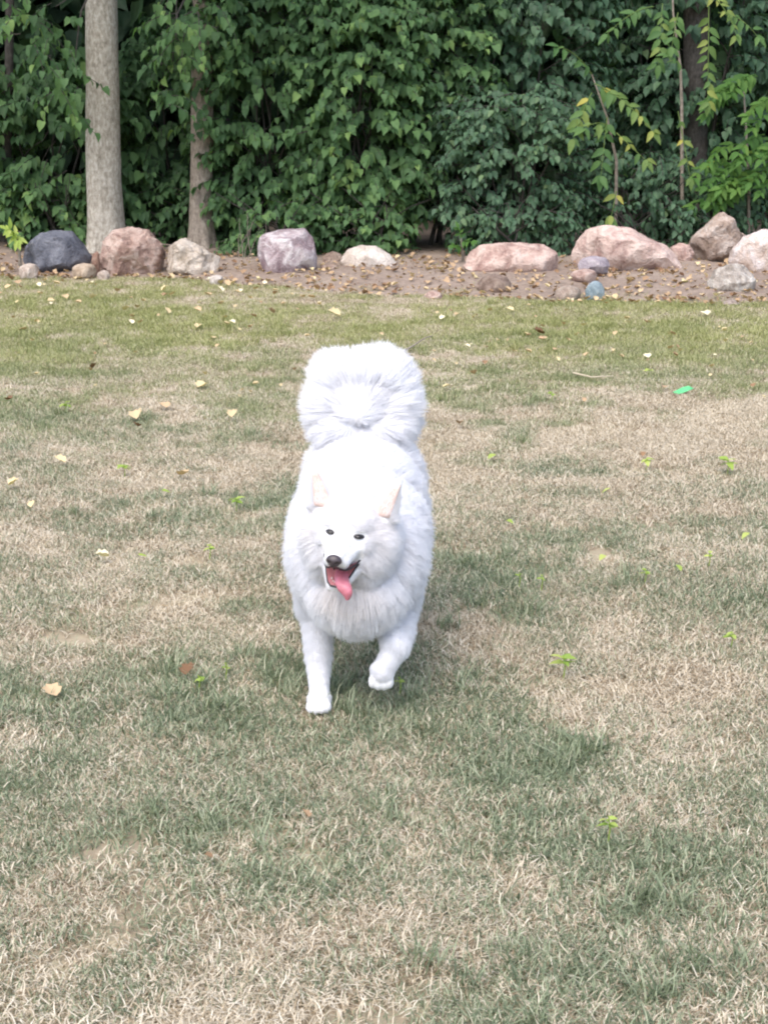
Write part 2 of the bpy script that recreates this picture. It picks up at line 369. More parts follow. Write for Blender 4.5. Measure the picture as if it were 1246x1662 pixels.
# ------------------------------------------------------------------ leaf templates
def template(half, mid, fold=.28, droop=.25):
    """half outline (x>0) from base to tip; fan to the midrib; V fold and droop"""
    h = np.array(half); n = len(h)
    V = [(0, y, 0) for y in mid]; k = len(mid)
    R = [(x, y, fold * x) for x, y in h]; Lh = [(-x, y, fold * x) for x, y in h]
    V = np.array(V + R + Lh, float); V[:, 2] -= droop * V[:, 1] ** 2
    T = []
    for side in (0, 1):
        o = k + side * n
        ring = [0] + [o + q for q in range(n)] + [k - 1]
        c = 1
        for q in range(len(ring) - 1):
            T.append((c, ring[q], ring[q + 1]) if side == 0 else (c, ring[q + 1], ring[q]))
    return V, np.array(T)
T_MAPLE = template([(.22, -.03), (.42, .14), (.37, .34), (.33, .56), (.15, .78)], (0, .38, 1.0), .32, .38)
T_OVATE = template([(.22, .12), (.33, .38), (.20, .74)], (0, .42, 1.0), .25, .3)
T_LANCE = template([(.17, .14), (.23, .42), (.13, .76)], (0, .42, 1.0), .3, .3)
T_DRY = template([(.26, .02), (.44, .22), (.34, .42), (.42, .6), (.14, .78)], (0, .4, 1.0), .75, -.35)

def place_leaves(name, tpl, P, D, Nn, S, tint):
    TV, TT = tpl; n = len(P)
    D = unit(D); X = unit(np.cross(D, Nn)); Z = np.cross(X, D)
    S = np.asarray(S)[:, None, None]
    W = P[:, None, :] + S * (TV[None, :, 0:1] * X[:, None, :] + TV[None, :, 1:2] * D[:, None, :] + TV[None, :, 2:3] * Z[:, None, :])
    F = (np.arange(n) * len(TV))[:, None, None] + TT[None]
    return mesh_from(name, W.reshape(-1, 3), [F.reshape(-1, 3)], np.repeat(tint, len(TV)))
_leafcache = {}
def single_leaf(tpl, key, tint, mat):
    q = int(np.clip(tint, 0, .999) * 8); k = (key, mat.name, q)
    if k not in _leafcache:
        me = mesh_from(key, tpl[0], [tpl[1]], np.full(len(tpl[0]), (q + .5) / 8)); me.materials.append(mat); _leafcache[k] = me
    return _leafcache[k]
def leaf_objects(parent, tpl, key, mat, P, D, Nn, S, tint, sel, name='leaf'):
    D = unit(D); X = unit(np.cross(D, Nn)); Z = np.cross(X, D); pl = parent.location
    for i in sel:
        o = bpy.data.objects.new(name, single_leaf(tpl, key, float(tint[i]), mat)); COL.objects.link(o); o.parent = parent
        s = float(S[i]); m = Matrix.Identity(4)
        for r_ in range(3):
            m[r_][0] = X[i, r_] * s; m[r_][1] = D[i, r_] * s; m[r_][2] = Z[i, r_] * s; m[r_][3] = P[i, r_] - pl[r_]
        o.matrix_local = m

class Sprays:
    def __init__(s): s.P = []; s.D = []; s.N = []; s.S = []; s.T = []; s.tw = Bag()
    def add(s, o, d, length, size, g, tint0, droop=.5, step=.045, twig=True):
        d = np.asarray(d, float); d /= np.linalg.norm(d)
        side = np.cross(d, [0, 0, 1.]); side /= max(np.linalg.norm(side), 1e-6)
        n = max(4, int(length / step)); pts = []
        for k in range(n + 1):
            t = k / n
            p = o + d * length * t + np.array([0, 0, -1.]) * droop * length * t * t * .6
            pts.append(p)
            if t < .12: continue
            sg = 1 if k % 2 else -1
            ld = d * .45 + side * sg * (.75 - .35 * t) + np.array([0, 0, -1]) * (.35 + droop * .7) + g.normal(0, .2, 3)
            if k == n: ld = d * .8 + np.array([0, 0, -.7])
            nn = np.array([0, 0, .75]) + d * .75 + side * sg * .25 + g.normal(0, .22, 3)
            s.P.append(p + g.normal(0, .008, 3)); s.D.append(ld); s.N.append(nn)
            s.S.append(size * (.55 + .7 * g.random()) * (1 - .25 * t)); s.T.append(np.clip(tint0 + g.normal(0, .19), 0, 1))
        if twig: s.tw.tube(pts[::max(1, n // 3)] + [pts[-1]] if (n % max(1, n // 3)) else pts[::max(1, n // 3)], np.linspace(.006, .002, len(pts[::max(1, n // 3)]) + (1 if (n % max(1, n // 3)) else 0)), 3)
    def arrays(s): return np.array(s.P), np.array(s.D), np.array(s.N), np.array(s.S), np.array(s.T)

def in_frame(P, m=20):
    c, s = math.cos(PITCH), math.sin(PITCH)
    y, z = P[:, 1], P[:, 2] - CAM_H
    dep = y * c - z * s; up = y * s + z * c
    u = 623 + FPX * P[:, 0] / dep; v = 831 - FPX * up / dep
    return (u > -m) & (u < 1246 + m) & (v > -m) & (v < 1700), u, v

def finish_foliage(root, sp, tpl, key, mat, n_obj, twigmat, g):
    P, D, Nn, S, T = sp.arrays()
    ok, u, v = in_frame(P)
    rank = P[:, 1] + g.normal(0, .08, len(P)) - S * 2.0
    rank = np.where(ok, rank, 1e6); order = np.argsort(rank); sel = [i for i in order[:n_obj] if ok[i]]
    rest = np.ones(len(P), bool); rest[sel] = False
    loc = np.array(root.location)
    me = place_leaves('foliage', tpl, P[rest] - loc, D[rest], Nn[rest], S[rest], T[rest]); f = obj('foliage', me, mat, root); f['kind'] = 'stuff'
    leaf_objects(root, tpl, key, mat, P, D, Nn, S, T, sel)
    tw = sp.tw
    if tw.n:
        tm = tw.mesh('twigs'); o = obj('twigs', tm, twigmat, root); o['kind'] = 'stuff'
        o.data.transform(Matrix.Translation(-Vector(loc)))

def stem_curve(a, b, g, wob=.06, n=7):
    a, b = np.array(a, float), np.array(b, float); t = np.linspace(0, 1, n)[:, None]
    w = np.cumsum(g.normal(0, wob / 2, (n, 3)), 0); w -= w[0] + (w[-1] - w[0]) * t
    return a + (b - a) * t + w

def shrub(name, label, cat, x, y, rx, ry, z0, z1, nsp, size, tpl, key, mat, tint0, seed, n_obj=140, group=None, length=(.28, .55), droop=.5, step=.045, nst=4, stems=True, front=.55):
    g = np.random.default_rng(seed); zb = gz(x, y)
    root = thing(name, label, cat, (x, y, zb), group)
    sp = Sprays(); zc = (z0 + z1) / 2; rz = (z1 - z0) / 2
    for k in range(nsp):
        # points through the outer volume, denser on the open side
        while True:
            q = g.normal(0, 1, 3); q /= np.linalg.norm(q)
            if q[1] > front and g.random() < .75: continue
            break
        rr = .45 + .55 * g.random() ** .5
        rr *= .82 + .36 * float(vnoise(q[None] * 1.0 + seed, 2.3, seed)[0])
        qq = np.sign(q) * np.abs(q) ** .75
        o = np.array([x + qq[0] * rx * rr, y + qq[1] * ry * rr, zc + qq[2] * rz * rr])
        if o[2] < zb + .04 or float(vnoise(o[None] * np.array([1, .6, 1.2]), 2.1, seed + 40)[0]) < .2: continue
        d = np.array([qq[0] * .9, qq[1] * .9 - .35, .18 + .2 * qq[2]]) + g.normal(0, .3, 3)
        tl = tint0 + .35 * (float(vnoise(o[None], 2.6, seed + 3)[0]) - .5)
        Ls = length[0] + (length[1] - length[0]) * g.random()
        sp.add(o - d / np.linalg.norm(d) * Ls * .6, d, Ls, size, g, tl, droop, step)
    if stems:
        for k in range(nst):
            b = Bag(); a0 = (x + g.normal(0, rx * .16), y + g.normal(0, ry * .2)); top = (x + g.normal(0, rx * .5), y + g.normal(0, ry * .4), z0 + (z1 - z0) * (.55 + .4 * g.random()))
            pts = stem_curve((a0[0], a0[1], zb - .03), top, g); b.tube(pts, np.linspace(.016 + .01 * g.random(), .005, len(pts)), 6)
            for j in range(3):
                s0 = pts[2 + j]; e = s0 + np.array([g.normal(0, .35), g.normal(-.1, .3), .25 + .2 * g.random()]); pp = stem_curve(s0, e, g, .04, 5); b.tube(pp, np.linspace(.008, .003, 5), 4)
            me = b.mesh('stem'); me.transform(Matrix.Translation((-x, -y, -zb))); obj('stem', me, M['bark_dark'], root)
    finish_foliage(root, sp, tpl, key, mat, n_obj, M['bark_dark'], g)
    return root

# ------------------------------------------------------------------ trees
def trunk_mesh(pts, radii, n=28, seed=0, flare=.0, lobes=5):
    pts = np.array(pts, float); m = 64
    t = np.linspace(0, 1, m); tt_ = np.linspace(0, 1, len(pts))
    C = np.stack([np.interp(t, tt_, pts[:, k]) for k in range(3)], 1)
    for _ in range(3): C[1:-1] = (C[:-2] + 2 * C[1:-1] + C[2:]) / 4
    R = np.interp(t, tt_, radii)
    ang = np.arange(n) * 2 * math.pi / n
    z = C[:, 2] - C[0, 2]
    fl = flare * np.exp(-z / .16)
    rr = R[:, None] * (1 + fl[:, None] * (1 + .5 * np.cos(lobes * ang + seed))[None])
    Q = np.stack([np.cos(ang)[None].repeat(m, 0) * 1.5 + seed, np.sin(ang)[None].repeat(m, 0) * 1.5, z[:, None].repeat(n, 1) * 2.2], 2).reshape(-1, 3)
    rr = rr * (1 + .07 * (fbm(Q, 1.0, seed, 3).reshape(m, n) - .5) * 2)
    V = C[:, None, :] + rr[:, :, None] * np.stack([np.cos(ang), np.sin(ang), 0 * ang], 1)[None]
    q = [(i * n + k, i * n + (k + 1) % n, (i + 1) * n + (k + 1) % n, (i + 1) * n + k) for i in range(m - 1) for k in range(n)]
    return mesh_from('trunk', V.reshape(-1, 3), [np.array(q)], smooth=True)

def tree(name, label, u_base, v_base, y, path, barkmat, crown, hanging, seed, leafmat='maple', flare=.5, size=.12, n_obj=80, tint0=.5):
    """path: list of (u, v, half width px) up the trunk in the photo, then it goes on up out of the frame"""
    g = np.random.default_rng(seed); b = at(u_base, v_base, y); zb = gz(b.x, y)
    root = thing(name, label, 'tree', (b.x, y, zb))
    pts, rad = [(0, 0, -.06)], None
    radii = []
    for (u, v, hw) in path:
        p = at(u, v, y); pts.append((p.x - b.x, 0, p.z - zb)); radii.append(hw / FPX * (y * math.cos(PITCH) + (CAM_H - p.z) * math.sin(PITCH)))
    radii = [radii[0] * 1.05] + radii
    top, dx = pts[-1], pts[-1][0] - pts[-2][0]
    H = crown[2]
    pts += [(top[0] + .08, .05, (top[2] + H) / 2), (top[0] + .1, .1, H)]; radii += [radii[-1] * .75, radii[-1] * .3]
    obj('trunk', trunk_mesh(pts, radii, seed=seed, flare=flare), barkmat, root)
    sp = Sprays(); cxr, cz0, cz1, nsp = crown[0], crown[1], crown[2], crown[3]
    for k in range(9):                                        # limbs above the frame
        s0 = np.array([top[0] + .08, .05, cz0 - .3 + (H - cz0) * k / 10]); az = g.random() * 6.283
        e = s0 + np.array([math.cos(az) * cxr * .7, math.sin(az) * cxr * .7, .5 + .4 * g.random()])
        bb = Bag(); pp = stem_curve(s0, e, g, .12, 7); bb.tube(pp, np.linspace(.05, .012, 7), 6); obj('limb', bb.mesh('limb'), barkmat, root)
    for k in range(nsp):
        q = g.normal(0, 1, 3); q /= np.linalg.norm(q); rr = .5 + .5 * g.random() ** .5
        o = np.array([b.x + top[0] + q[0] * cxr * rr, y + q[1] * cxr * rr, zb + (cz0 + cz1) / 2 + q[2] * (cz1 - cz0) / 2 * rr])
        d = np.array([q[0], q[1], .1]) + g.normal(0, .3, 3); sp.add(o, d, .5 + .3 * g.random(), size * 1.15, g, tint0 + g.normal(0, .1), .5, .06)
    for (u, v, yy, du, dv, n) in hanging:                     # low boughs in view
        for k in range(n):
            p = at(u + g.normal(0, du), v + g.normal(0, dv), yy + g.normal(0, .18))
            d = np.array([g.normal(0, .6), -.6, -.15]) + g.normal(0, .25, 3)
            sp.add(np.array(p), d, .22 + .22 * g.random(), size, g, tint0 + .08 + g.normal(0, .12), .75, .045)
        c = at(u, v - dv * 2, yy); bb = Bag(); pp = stem_curve((top[0], 0, min(3.0, cz0)), (c.x - b.x, yy - y, c.z - zb), g, .1, 8); bb.tube(pp, np.linspace(.016, .004, 8), 5); obj('bough', bb.mesh('bough'), M['bark_dark'], root)
    finish_foliage(root, sp, T_MAPLE, 'maple_leaf', M[leafmat], n_obj, M['bark_dark'], g)
    return root

tree('maple_tree', 'pale smooth barked tree rising behind the pinkish brown boulder', 172, 402, 15.3,
     [(173, 400, 29), (170, 330, 28.5), (167, 220, 27.5), (166, 100, 26.5), (164, 0, 26)], M['bark_pale'], (2.2, 3.0, 6.2, 260),
     [(30, 30, 15.0, 30, 25, 10), (90, 70, 14.9, 22, 30, 12), (110, 150, 14.9, 14, 20, 6)], 11, n_obj=110, tint0=.5)
tree('slender_tree', 'slimmer brown barked tree with leaves hanging over its trunk', 328, 408, 15.5,
     [(327, 404, 20), (325, 340, 17.5), (328, 240, 18.5), (328, 150, 18), (330, 0, 17)], M['bark_brown'], (1.8, 3.0, 5.6, 200),
     [(300, 20, 14.95, 32, 25, 14), (285, 90, 14.95, 14, 26, 9), (275, 160, 14.95, 9, 16, 6), (335, 30, 15.0, 20, 22, 7)], 12, n_obj=140, tint0=.5)
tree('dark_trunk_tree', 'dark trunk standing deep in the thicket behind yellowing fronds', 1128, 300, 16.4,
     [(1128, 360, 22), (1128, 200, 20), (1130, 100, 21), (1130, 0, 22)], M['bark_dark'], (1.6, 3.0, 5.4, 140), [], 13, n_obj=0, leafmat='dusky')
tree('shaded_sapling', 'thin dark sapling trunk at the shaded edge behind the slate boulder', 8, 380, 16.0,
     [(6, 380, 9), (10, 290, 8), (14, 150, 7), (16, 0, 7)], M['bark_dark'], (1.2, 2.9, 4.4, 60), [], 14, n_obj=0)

# ------------------------------------------------------------------ shrubs behind the boulders
GR = 'shrubs forming the green thicket'
MP, DK, FN = M['maple'], M['dusky'], M['fern']
shrub('leafy_shrub', 'broad leaved shrub in the gap left of the pale tree trunk', 'shrub', -3.35, 16.1, .95, .7, .1, 2.1, 310, .135, T_MAPLE, 'maple_leaf', MP, .42, 21, 170, GR)
shrub('leafy_shrub', 'shaded broad leaved shrub between the two tree trunks', 'shrub', -2.25, 16.5, .75, .6, .1, 2.3, 290, .125, T_MAPLE, 'maple_leaf', MP, .36, 22, 130, GR)
shrub('leafy_shrub', 'tall leafy shrub just right of the brown barked tree', 'shrub', -1.15, 15.75, .78, .65, .05, 3.0, 600, .115, T_MAPLE, 'maple_leaf', MP, .5, 23, 220, GR)
shrub('leafy_shrub', 'tall drooping shrub behind the white domed stone', 'shrub', -.2, 15.5, .72, .62, .05, 3.0, 600, .115, T_MAPLE, 'maple_leaf', MP, .55, 24, 220, GR)
shrub('leafy_shrub', 'tall dark shrub above the bare gap right of the white stone', 'shrub', .55, 15.95, .7, .6, .75, 3.1, 430, .115, T_MAPLE, 'maple_leaf', MP, .46, 25, 180, GR)
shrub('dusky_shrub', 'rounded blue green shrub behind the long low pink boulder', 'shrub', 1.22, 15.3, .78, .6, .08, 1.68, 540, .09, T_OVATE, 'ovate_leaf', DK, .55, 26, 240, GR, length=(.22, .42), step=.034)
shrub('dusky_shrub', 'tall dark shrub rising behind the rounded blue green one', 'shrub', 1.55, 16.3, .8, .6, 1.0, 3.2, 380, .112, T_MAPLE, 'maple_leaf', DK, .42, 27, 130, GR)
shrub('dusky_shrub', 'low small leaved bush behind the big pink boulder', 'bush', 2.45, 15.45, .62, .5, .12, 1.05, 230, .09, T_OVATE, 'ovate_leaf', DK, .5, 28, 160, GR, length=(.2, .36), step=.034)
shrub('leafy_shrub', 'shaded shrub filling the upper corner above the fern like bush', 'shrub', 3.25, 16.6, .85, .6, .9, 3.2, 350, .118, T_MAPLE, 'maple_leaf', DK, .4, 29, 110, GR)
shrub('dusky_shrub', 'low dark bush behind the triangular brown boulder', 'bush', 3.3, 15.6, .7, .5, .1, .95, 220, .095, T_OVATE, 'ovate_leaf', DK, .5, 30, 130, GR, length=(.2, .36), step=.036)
shrub('leafy_shrub', 'broad leaved shrub past the dark slate boulder at the picture edge', 'shrub', -4.7, 15.9, .9, .7, .3, 2.8, 170, .125, T_MAPLE, 'maple_leaf', MP, .45, 31, 10, GR)
shrub('dusky_shrub', 'shrub at the far end of the boulder row', 'shrub', 4.8, 15.8, .9, .7, .2, 2.6, 200, .1, T_OVATE, 'ovate_leaf', DK, .5, 32, 10, GR)
shrub('undergrowth_bush', 'dim low undergrowth in the hollow between the tree trunks', 'bush', -1.9, 15.9, .55, .3, .1, .75, 70, .1, T_MAPLE, 'maple_leaf', MP, .4, 33, 60, GR, nst=2)
shrub('undergrowth_bush', 'low greenery behind the slate boulder', 'bush', -3.3, 15.6, .42, .3, .12, .85, 75, .12, T_MAPLE, 'maple_leaf', MP, .48, 34, 90, GR, nst=2)

shrub('undergrowth_bush', 'low leafy growth behind the upright veined boulder', 'bush', -.95, 14.95, .62, .22, .05, .62, 90, .095, T_MAPLE, 'maple_leaf', MP, .5, 35, 70, GR, nst=2, length=(.18, .34))
shrub('undergrowth_bush', 'low leafy growth over the white domed stone', 'bush', -.05, 14.95, .36, .22, .08, .6, 60, .095, T_MAPLE, 'maple_leaf', MP, .55, 36, 60, GR, nst=2, length=(.18, .34))
shrub('undergrowth_bush', 'low dusky growth behind the long low pink boulder', 'bush', 1.3, 14.75, .6, .2, .08, .6, 90, .08, T_OVATE, 'ovate_leaf', DK, .5, 37, 70, GR, nst=2, length=(.18, .32), step=.036)
shrub('undergrowth_bush', 'low dusky growth along the back of the biggest pink boulder', 'bush', 2.5, 14.85, .7, .2, .08, .62, 100, .08, T_OVATE, 'ovate_leaf', DK, .5, 38, 70, GR, nst=2, length=(.18, .32), step=.036)
# ------------------------------------------------------------------ deep wood behind (one mass)
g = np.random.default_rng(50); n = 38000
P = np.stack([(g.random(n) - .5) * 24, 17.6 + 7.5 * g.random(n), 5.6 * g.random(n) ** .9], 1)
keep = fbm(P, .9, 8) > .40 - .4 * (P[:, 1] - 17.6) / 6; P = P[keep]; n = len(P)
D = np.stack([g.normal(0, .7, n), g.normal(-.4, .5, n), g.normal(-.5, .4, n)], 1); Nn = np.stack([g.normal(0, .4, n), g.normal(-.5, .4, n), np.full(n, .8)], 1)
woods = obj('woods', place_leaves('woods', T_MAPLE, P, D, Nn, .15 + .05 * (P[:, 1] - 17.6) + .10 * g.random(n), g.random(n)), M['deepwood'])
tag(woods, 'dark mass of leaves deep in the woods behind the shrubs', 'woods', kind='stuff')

# ------------------------------------------------------------------ boulders and stones
def boulder(name, label, cat, poly, y, cols, depth=.75, seed=0, cuts=5, rough=.8, sub=5, bury=.10, group='stones edging the planting bed', amp=.05, sc=6.0):
    g = np.random.default_rng(seed)
    pts = [at(u, v, y) for u, v in poly]; Q = np.array([(p.x, p.z) for p in pts])
    zmin = Q[:, 1].min(); low = Q[:, 1] < zmin + .25 * (Q[:, 1].max() - zmin); Q[low, 1] -= bury * (Q[:, 1].max() - zmin) + .02
    c = (Q.max(0) + Q.min(0)) / 2
    # outline radius as a function of angle
    S = np.concatenate([Q[i] + (Q[(i + 1) % len(Q)] - Q[i]) * t for i in range(len(Q)) for t in np.linspace(0, 1, 24, endpoint=False)[:, None]]).reshape(-1, 2) - c
    an = np.arctan2(S[:, 1], S[:, 0]); ra = np.hypot(S[:, 0], S[:, 1]); o_ = np.argsort(an); an, ra = an[o_], ra[o_]
    an = np.concatenate([an - 2 * math.pi, an, an + 2 * math.pi]); ra = np.tile(ra, 3)
    bm = bmesh.new(); bmesh.ops.create_icosphere(bm, subdivisions=sub, radius=1)
    V = np.array([v.co[:] for v in bm.verts])
    hx = (Q[:, 0].max() - Q[:, 0].min()) / 2; D = hx * depth
    th = np.arctan2(V[:, 2], V[:, 0]); cp = np.hypot(V[:, 0], V[:, 2]); R = np.interp(th, an, ra)
    W = np.stack([np.cos(th) * R * cp ** .8, np.sign(V[:, 1]) * np.abs(V[:, 1]) ** .85 * D, np.sin(th) * R * cp ** .8], 1)
    nv = unit(W / np.array([hx, D, hx]))
    for k in range(cuts * 2 + 3):                            # split faces
        d = g.normal(0, 1, 3); d[1] = -abs(d[1]) - .3; d /= np.linalg.norm(d); h = (W @ d); lim = h.max() * (.76 + .2 * g.random())
        W -= np.maximum(h - lim, 0)[:, None] * d * (.97 if cuts > 2 else .6)
    f = (fbm(W / hx + seed, 1.3, seed, 4) - .5) * 2 * amp * 1.6 + (.5 - np.abs(fbm(W / hx + seed, 3.2, seed + 5, 4) - .5) * 4) * amp * .9 + (fbm(W / hx, 13, seed, 3) - .5) * amp * .5
    W = W + nv * (f * hx)[:, None]
    yc = y + D * .5; zb = gz(c[0], yc)
    for v, w in zip(bm.verts, W): v.co = (w[0], w[1], w[2] + c[1] - zb)
    me = bpy.data.meshes.new(name); bm.to_mesh(me); bm.free()
    me.polygons.foreach_set('use_smooth', np.ones(len(me.polygons), bool))
    me.set_sharp_from_angle(angle=math.radians(32))
    o = obj(name, me, stone(name + '_stone', *cols, sc=sc, rough=rough)); o.location = (c[0], yc, zb)
    tag(o, label, cat, group); return o
PINK = ((.30, .19, .16), (.46, .33, .28), (.56, .44, .38)); BEIGE = ((.36, .28, .23), (.52, .43, .36), (.62, .54, .47))
boulder('boulder', 'dark slate blue boulder left of the pale tree trunk', 'boulder', [(27, 425), (40, 400), (62, 378), (85, 374), (112, 377), (128, 397), (146, 420), (135, 436), (85, 443), (45, 437)], 14.0, ((.075, .08, .10), (.12, .125, .15), (.17, .175, .20)), seed=1, cuts=4, rough=.65)
boulder('boulder', 'rough pinkish brown boulder at the foot of the pale tree', 'boulder', [(158, 440), (163, 395), (180, 374), (205, 371), (238, 377), (256, 398), (270, 420), (255, 442), (205, 450)], 13.85, ((.24, .15, .12), (.40, .28, .23), (.52, .40, .34)), seed=2, cuts=6, amp=.08, sc=9)
boulder('boulder', 'pale beige angular rock with a low peak before the brown barked tree', 'boulder', [(264, 425), (266, 402), (298, 388), (310, 400), (340, 412), (358, 420), (350, 440), (310, 447), (272, 442)], 13.8, ((.30, .25, .19), (.48, .41, .34), (.62, .55, .47)), seed=3, cuts=8, amp=.09, sc=8)
boulder('boulder', 'upright rounded boulder with purple grey and white veining', 'boulder', [(412, 425), (416, 395), (432, 374), (455, 368), (490, 371), (505, 388), (513, 420), (511, 445), (460, 452), (422, 445)], 13.7, ((.20, .14, .15), (.38, .31, .32), (.60, .55, .55)), seed=4, cuts=5, sc=7)
boulder('boulder', 'smooth cream white domed stone half sunk in the soil', 'boulder', [(551, 425), (562, 407), (585, 400), (610, 402), (632, 415), (653, 433), (640, 442), (560, 441)], 14.0, ((.52, .44, .37), (.64, .56, .49), (.70, .64, .57)), seed=5, cuts=1, amp=.02, rough=.7)
boulder('boulder', 'long low pink boulder between the white stone and the big pink one', 'boulder', [(753, 435), (760, 412), (785, 400), (840, 396), (885, 398), (906, 412), (911, 436), (890, 448), (800, 450)], 13.5, PINK, seed=6, cuts=5, depth=.5)
boulder('boulder', 'biggest pink boulder with a humped top and sloping end', 'boulder', [(921, 425), (926, 392), (950, 376), (985, 369), (1025, 374), (1060, 390), (1092, 402), (1112, 425), (1105, 441), (1020, 442), (940, 440)], 13.7, ((.34, .22, .19), (.50, .37, .32), (.60, .48, .42)), seed=7, cuts=7, depth=.5, sc=5)
boulder('boulder', 'small rounded pink stone leaning on the biggest pink boulder', 'boulder', [(1084, 420), (1090, 402), (1104, 394), (1120, 398), (1128, 412), (1120, 430), (1095, 434)], 14.2, PINK, seed=8, cuts=2)
boulder('boulder', 'brown triangular boulder peaking highest in the row', 'boulder', [(1108, 415), (1130, 385), (1160, 358), (1176, 346), (1193, 356), (1206, 375), (1224, 390), (1205, 412), (1170, 428), (1125, 428)], 14.3, ((.22, .16, .12), (.36, .28, .23), (.48, .41, .36)), seed=9, cuts=8, amp=.07)
boulder('boulder', 'pale cream boulder cut by the picture edge', 'boulder', [(1190, 430), (1196, 405), (1215, 388), (1245, 376), (1290, 380), (1320, 410), (1310, 450), (1235, 452), (1200, 445)], 13.5, ((.42, .32, .26), (.55, .46, .41), (.62, .56, .54)), seed=10, cuts=4)
boulder('boulder', 'lichen grey boulder nearest the grass in front of the cream one', 'boulder', [(1152, 462), (1165, 440), (1185, 430), (1210, 432), (1226, 450), (1230, 468), (1215, 482), (1170, 478)], 12.5, ((.22, .19, .16), (.36, .32, .28), (.52, .49, .44)), seed=11, cuts=7, amp=.07)
SM = 'small stones lying in the bed'
def stonelet(label, u0, u1, v0, v1, y, cols, seed, cuts=3):
    um, vm = (u0 + u1) / 2, (v0 + v1) / 2
    boulder('stone', label, 'stone', [(u0, vm), (u0 + (u1 - u0) * .18, v0 + (v1 - v0) * .2), (um, v0), (u1 - (u1 - u0) * .15, v0 + (v1 - v0) * .15), (u1, vm), (u1 - (u1 - u0) * .1, v1), (um, v1), (u0 + (u1 - u0) * .1, v1)], y, cols, seed=seed, cuts=cuts, sub=3, bury=.25, group=SM, sc=14)
stonelet('small purple grey stone tucked against the biggest pink boulder', 938, 992, 416, 437, 13.2, ((.26, .22, .25), (.38, .33, .36), (.48, .43, .45)), 31)
stonelet('flat pale pink stone below the purple grey one', 925, 972, 436, 453, 12.9, PINK, 32)
stonelet('tan brick shaped stone at the lawn edge', 900, 946, 463, 487, 12.15, ((.28, .21, .17), (.40, .32, .26), (.47, .39, .33)), 33, 8)
stonelet('blue grey stone chunk beside the tan brick shaped one', 950, 982, 455, 487, 12.15, ((.17, .23, .26), (.27, .34, .37), (.37, .43, .45)), 34, 5)
stonelet('low brown stone in front of the long pink boulder', 772, 832, 445, 477, 12.6, ((.16, .11, .085), (.24, .175, .14), (.31, .24, .19)), 35)
stonelet('flat rose stone sunk at the middle of the grass edge', 684, 720, 472, 492, 12.3, PINK, 36)
stonelet('small flat stone in the grass below the lichen grey boulder', 1172, 1204, 487, 499, 11.9, ((.26, .2, .17), (.38, .31, .27), (.45, .39, .35)), 37)
stonelet('small pale stone under the shaded end of the slate boulder', 28, 62, 427, 447, 13.6, BEIGE, 38)
stonelet('tan stone wedged under the slate boulder beside the trunk', 112, 156, 428, 445, 13.6, ((.36, .27, .19), (.5, .39, .29), (.58, .48, .37)), 39)
stonelet('little cream stone in front of the pinkish brown boulder', 156, 178, 438, 454, 13.5, BEIGE, 40)
stonelet('little rusty stone between slate boulder and pinkish brown boulder', 148, 162, 405, 438, 13.75, ((.2, .11, .08), (.3, .18, .13), (.38, .26, .2)), 41)
stonelet('brown stone lying behind the white domed stone', 522, 556, 408, 428, 14.4, ((.2, .14, .11), (.31, .23, .18), (.4, .31, .25)), 42)
stonelet('dull stone between the upright veined boulder and the white dome', 516, 548, 428, 440, 13.8, ((.22, .15, .12), (.34, .25, .2), (.42, .33, .27)), 43)
stonelet('small white stone right of the beige angular rock', 338, 362, 446, 457, 13.2, ((.5, .44, .38), (.62, .56, .5), (.7, .65, .6)), 44)

# ------------------------------------------------------------------ yellowing saplings with pinnate fronds, on the thicket's front
def frond(root, a, b, sag, nl, size, tint, mat, g, width=1.0):
    a, b = np.array(a, float), np.array(b, float); loc = np.array(root.location)
    t = np.linspace(0, 1, 9)[:, None]; pts = a + (b - a) * t + np.array([0, 0, sag]) * 4 * t * (1 - t)
    ba = Bag(); ba.tube(pts - loc, np.linspace(.006, .002, 9), 4, .6); fr = obj('frond', ba.mesh('frond'), mat, root)
    P, D, Nn, S, T = [], [], [], [], []
    ax = unit((b - a)[None])[0]; side = np.cross(ax, [0, -.6, .8]); side /= np.linalg.norm(side); up = np.cross(side, ax)
    if up[2] < 0: up = -up
    for k in range(nl):
        f = .15 + .85 * k / (nl - 1); p = np.array([np.interp(f, t[:, 0], pts[:, q]) for q in range(3)])
        for sg in (-1, 1):
            if g.random() < .14: continue
            P.append(p + g.normal(0, .008, 3)); D.append(side * sg * .9 + ax * .45 + np.array([0, -.1, -.35]) + g.normal(0, .24, 3)); Nn.append(up + np.array([0, -.4, .2]) + g.normal(0, .15, 3))
            S.append(size * (.65 + .6 * g.random()) * (1 - .35 * abs(f - .5))); T.append(np.clip(tint + g.normal(0, .16), 0, 1))
    P.append(pts[-1]); D.append(ax + np.array([0, 0, -.2])); Nn.append(up); S.append(size); T.append(tint)
    leaf_objects(fr, T_LANCE, 'leaflet', mat, np.array(P) - loc, np.array(D), np.array(Nn), np.array(S), np.array(T), range(len(P)), 'leaflet')
def leaf_objects_fix(): pass
g = np.random.default_rng(61)
def sapling(label, base, stem_pts, fronds, mat, name='sumac_sapling'):
    b = at(base[0], base[1], base[2]); zb = gz(b.x, base[2]); root = thing(name, label, 'sapling', (b.x, base[2], zb))
    pts = [np.array((b.x, base[2], zb - .03))] + [np.array(at(*p)) for p in stem_pts]
    ba = Bag(); ba.tube(np.array(pts) - np.array(root.location), np.linspace(.02, .006, len(pts)), 6); obj('stem', ba.mesh('stem'), M['bark_brown'], root)
    for (a, c, sag, nl, size, tint) in fronds: frond(root, at(*a), at(*c), sag, nl, size, tint, mat, g)
    return root
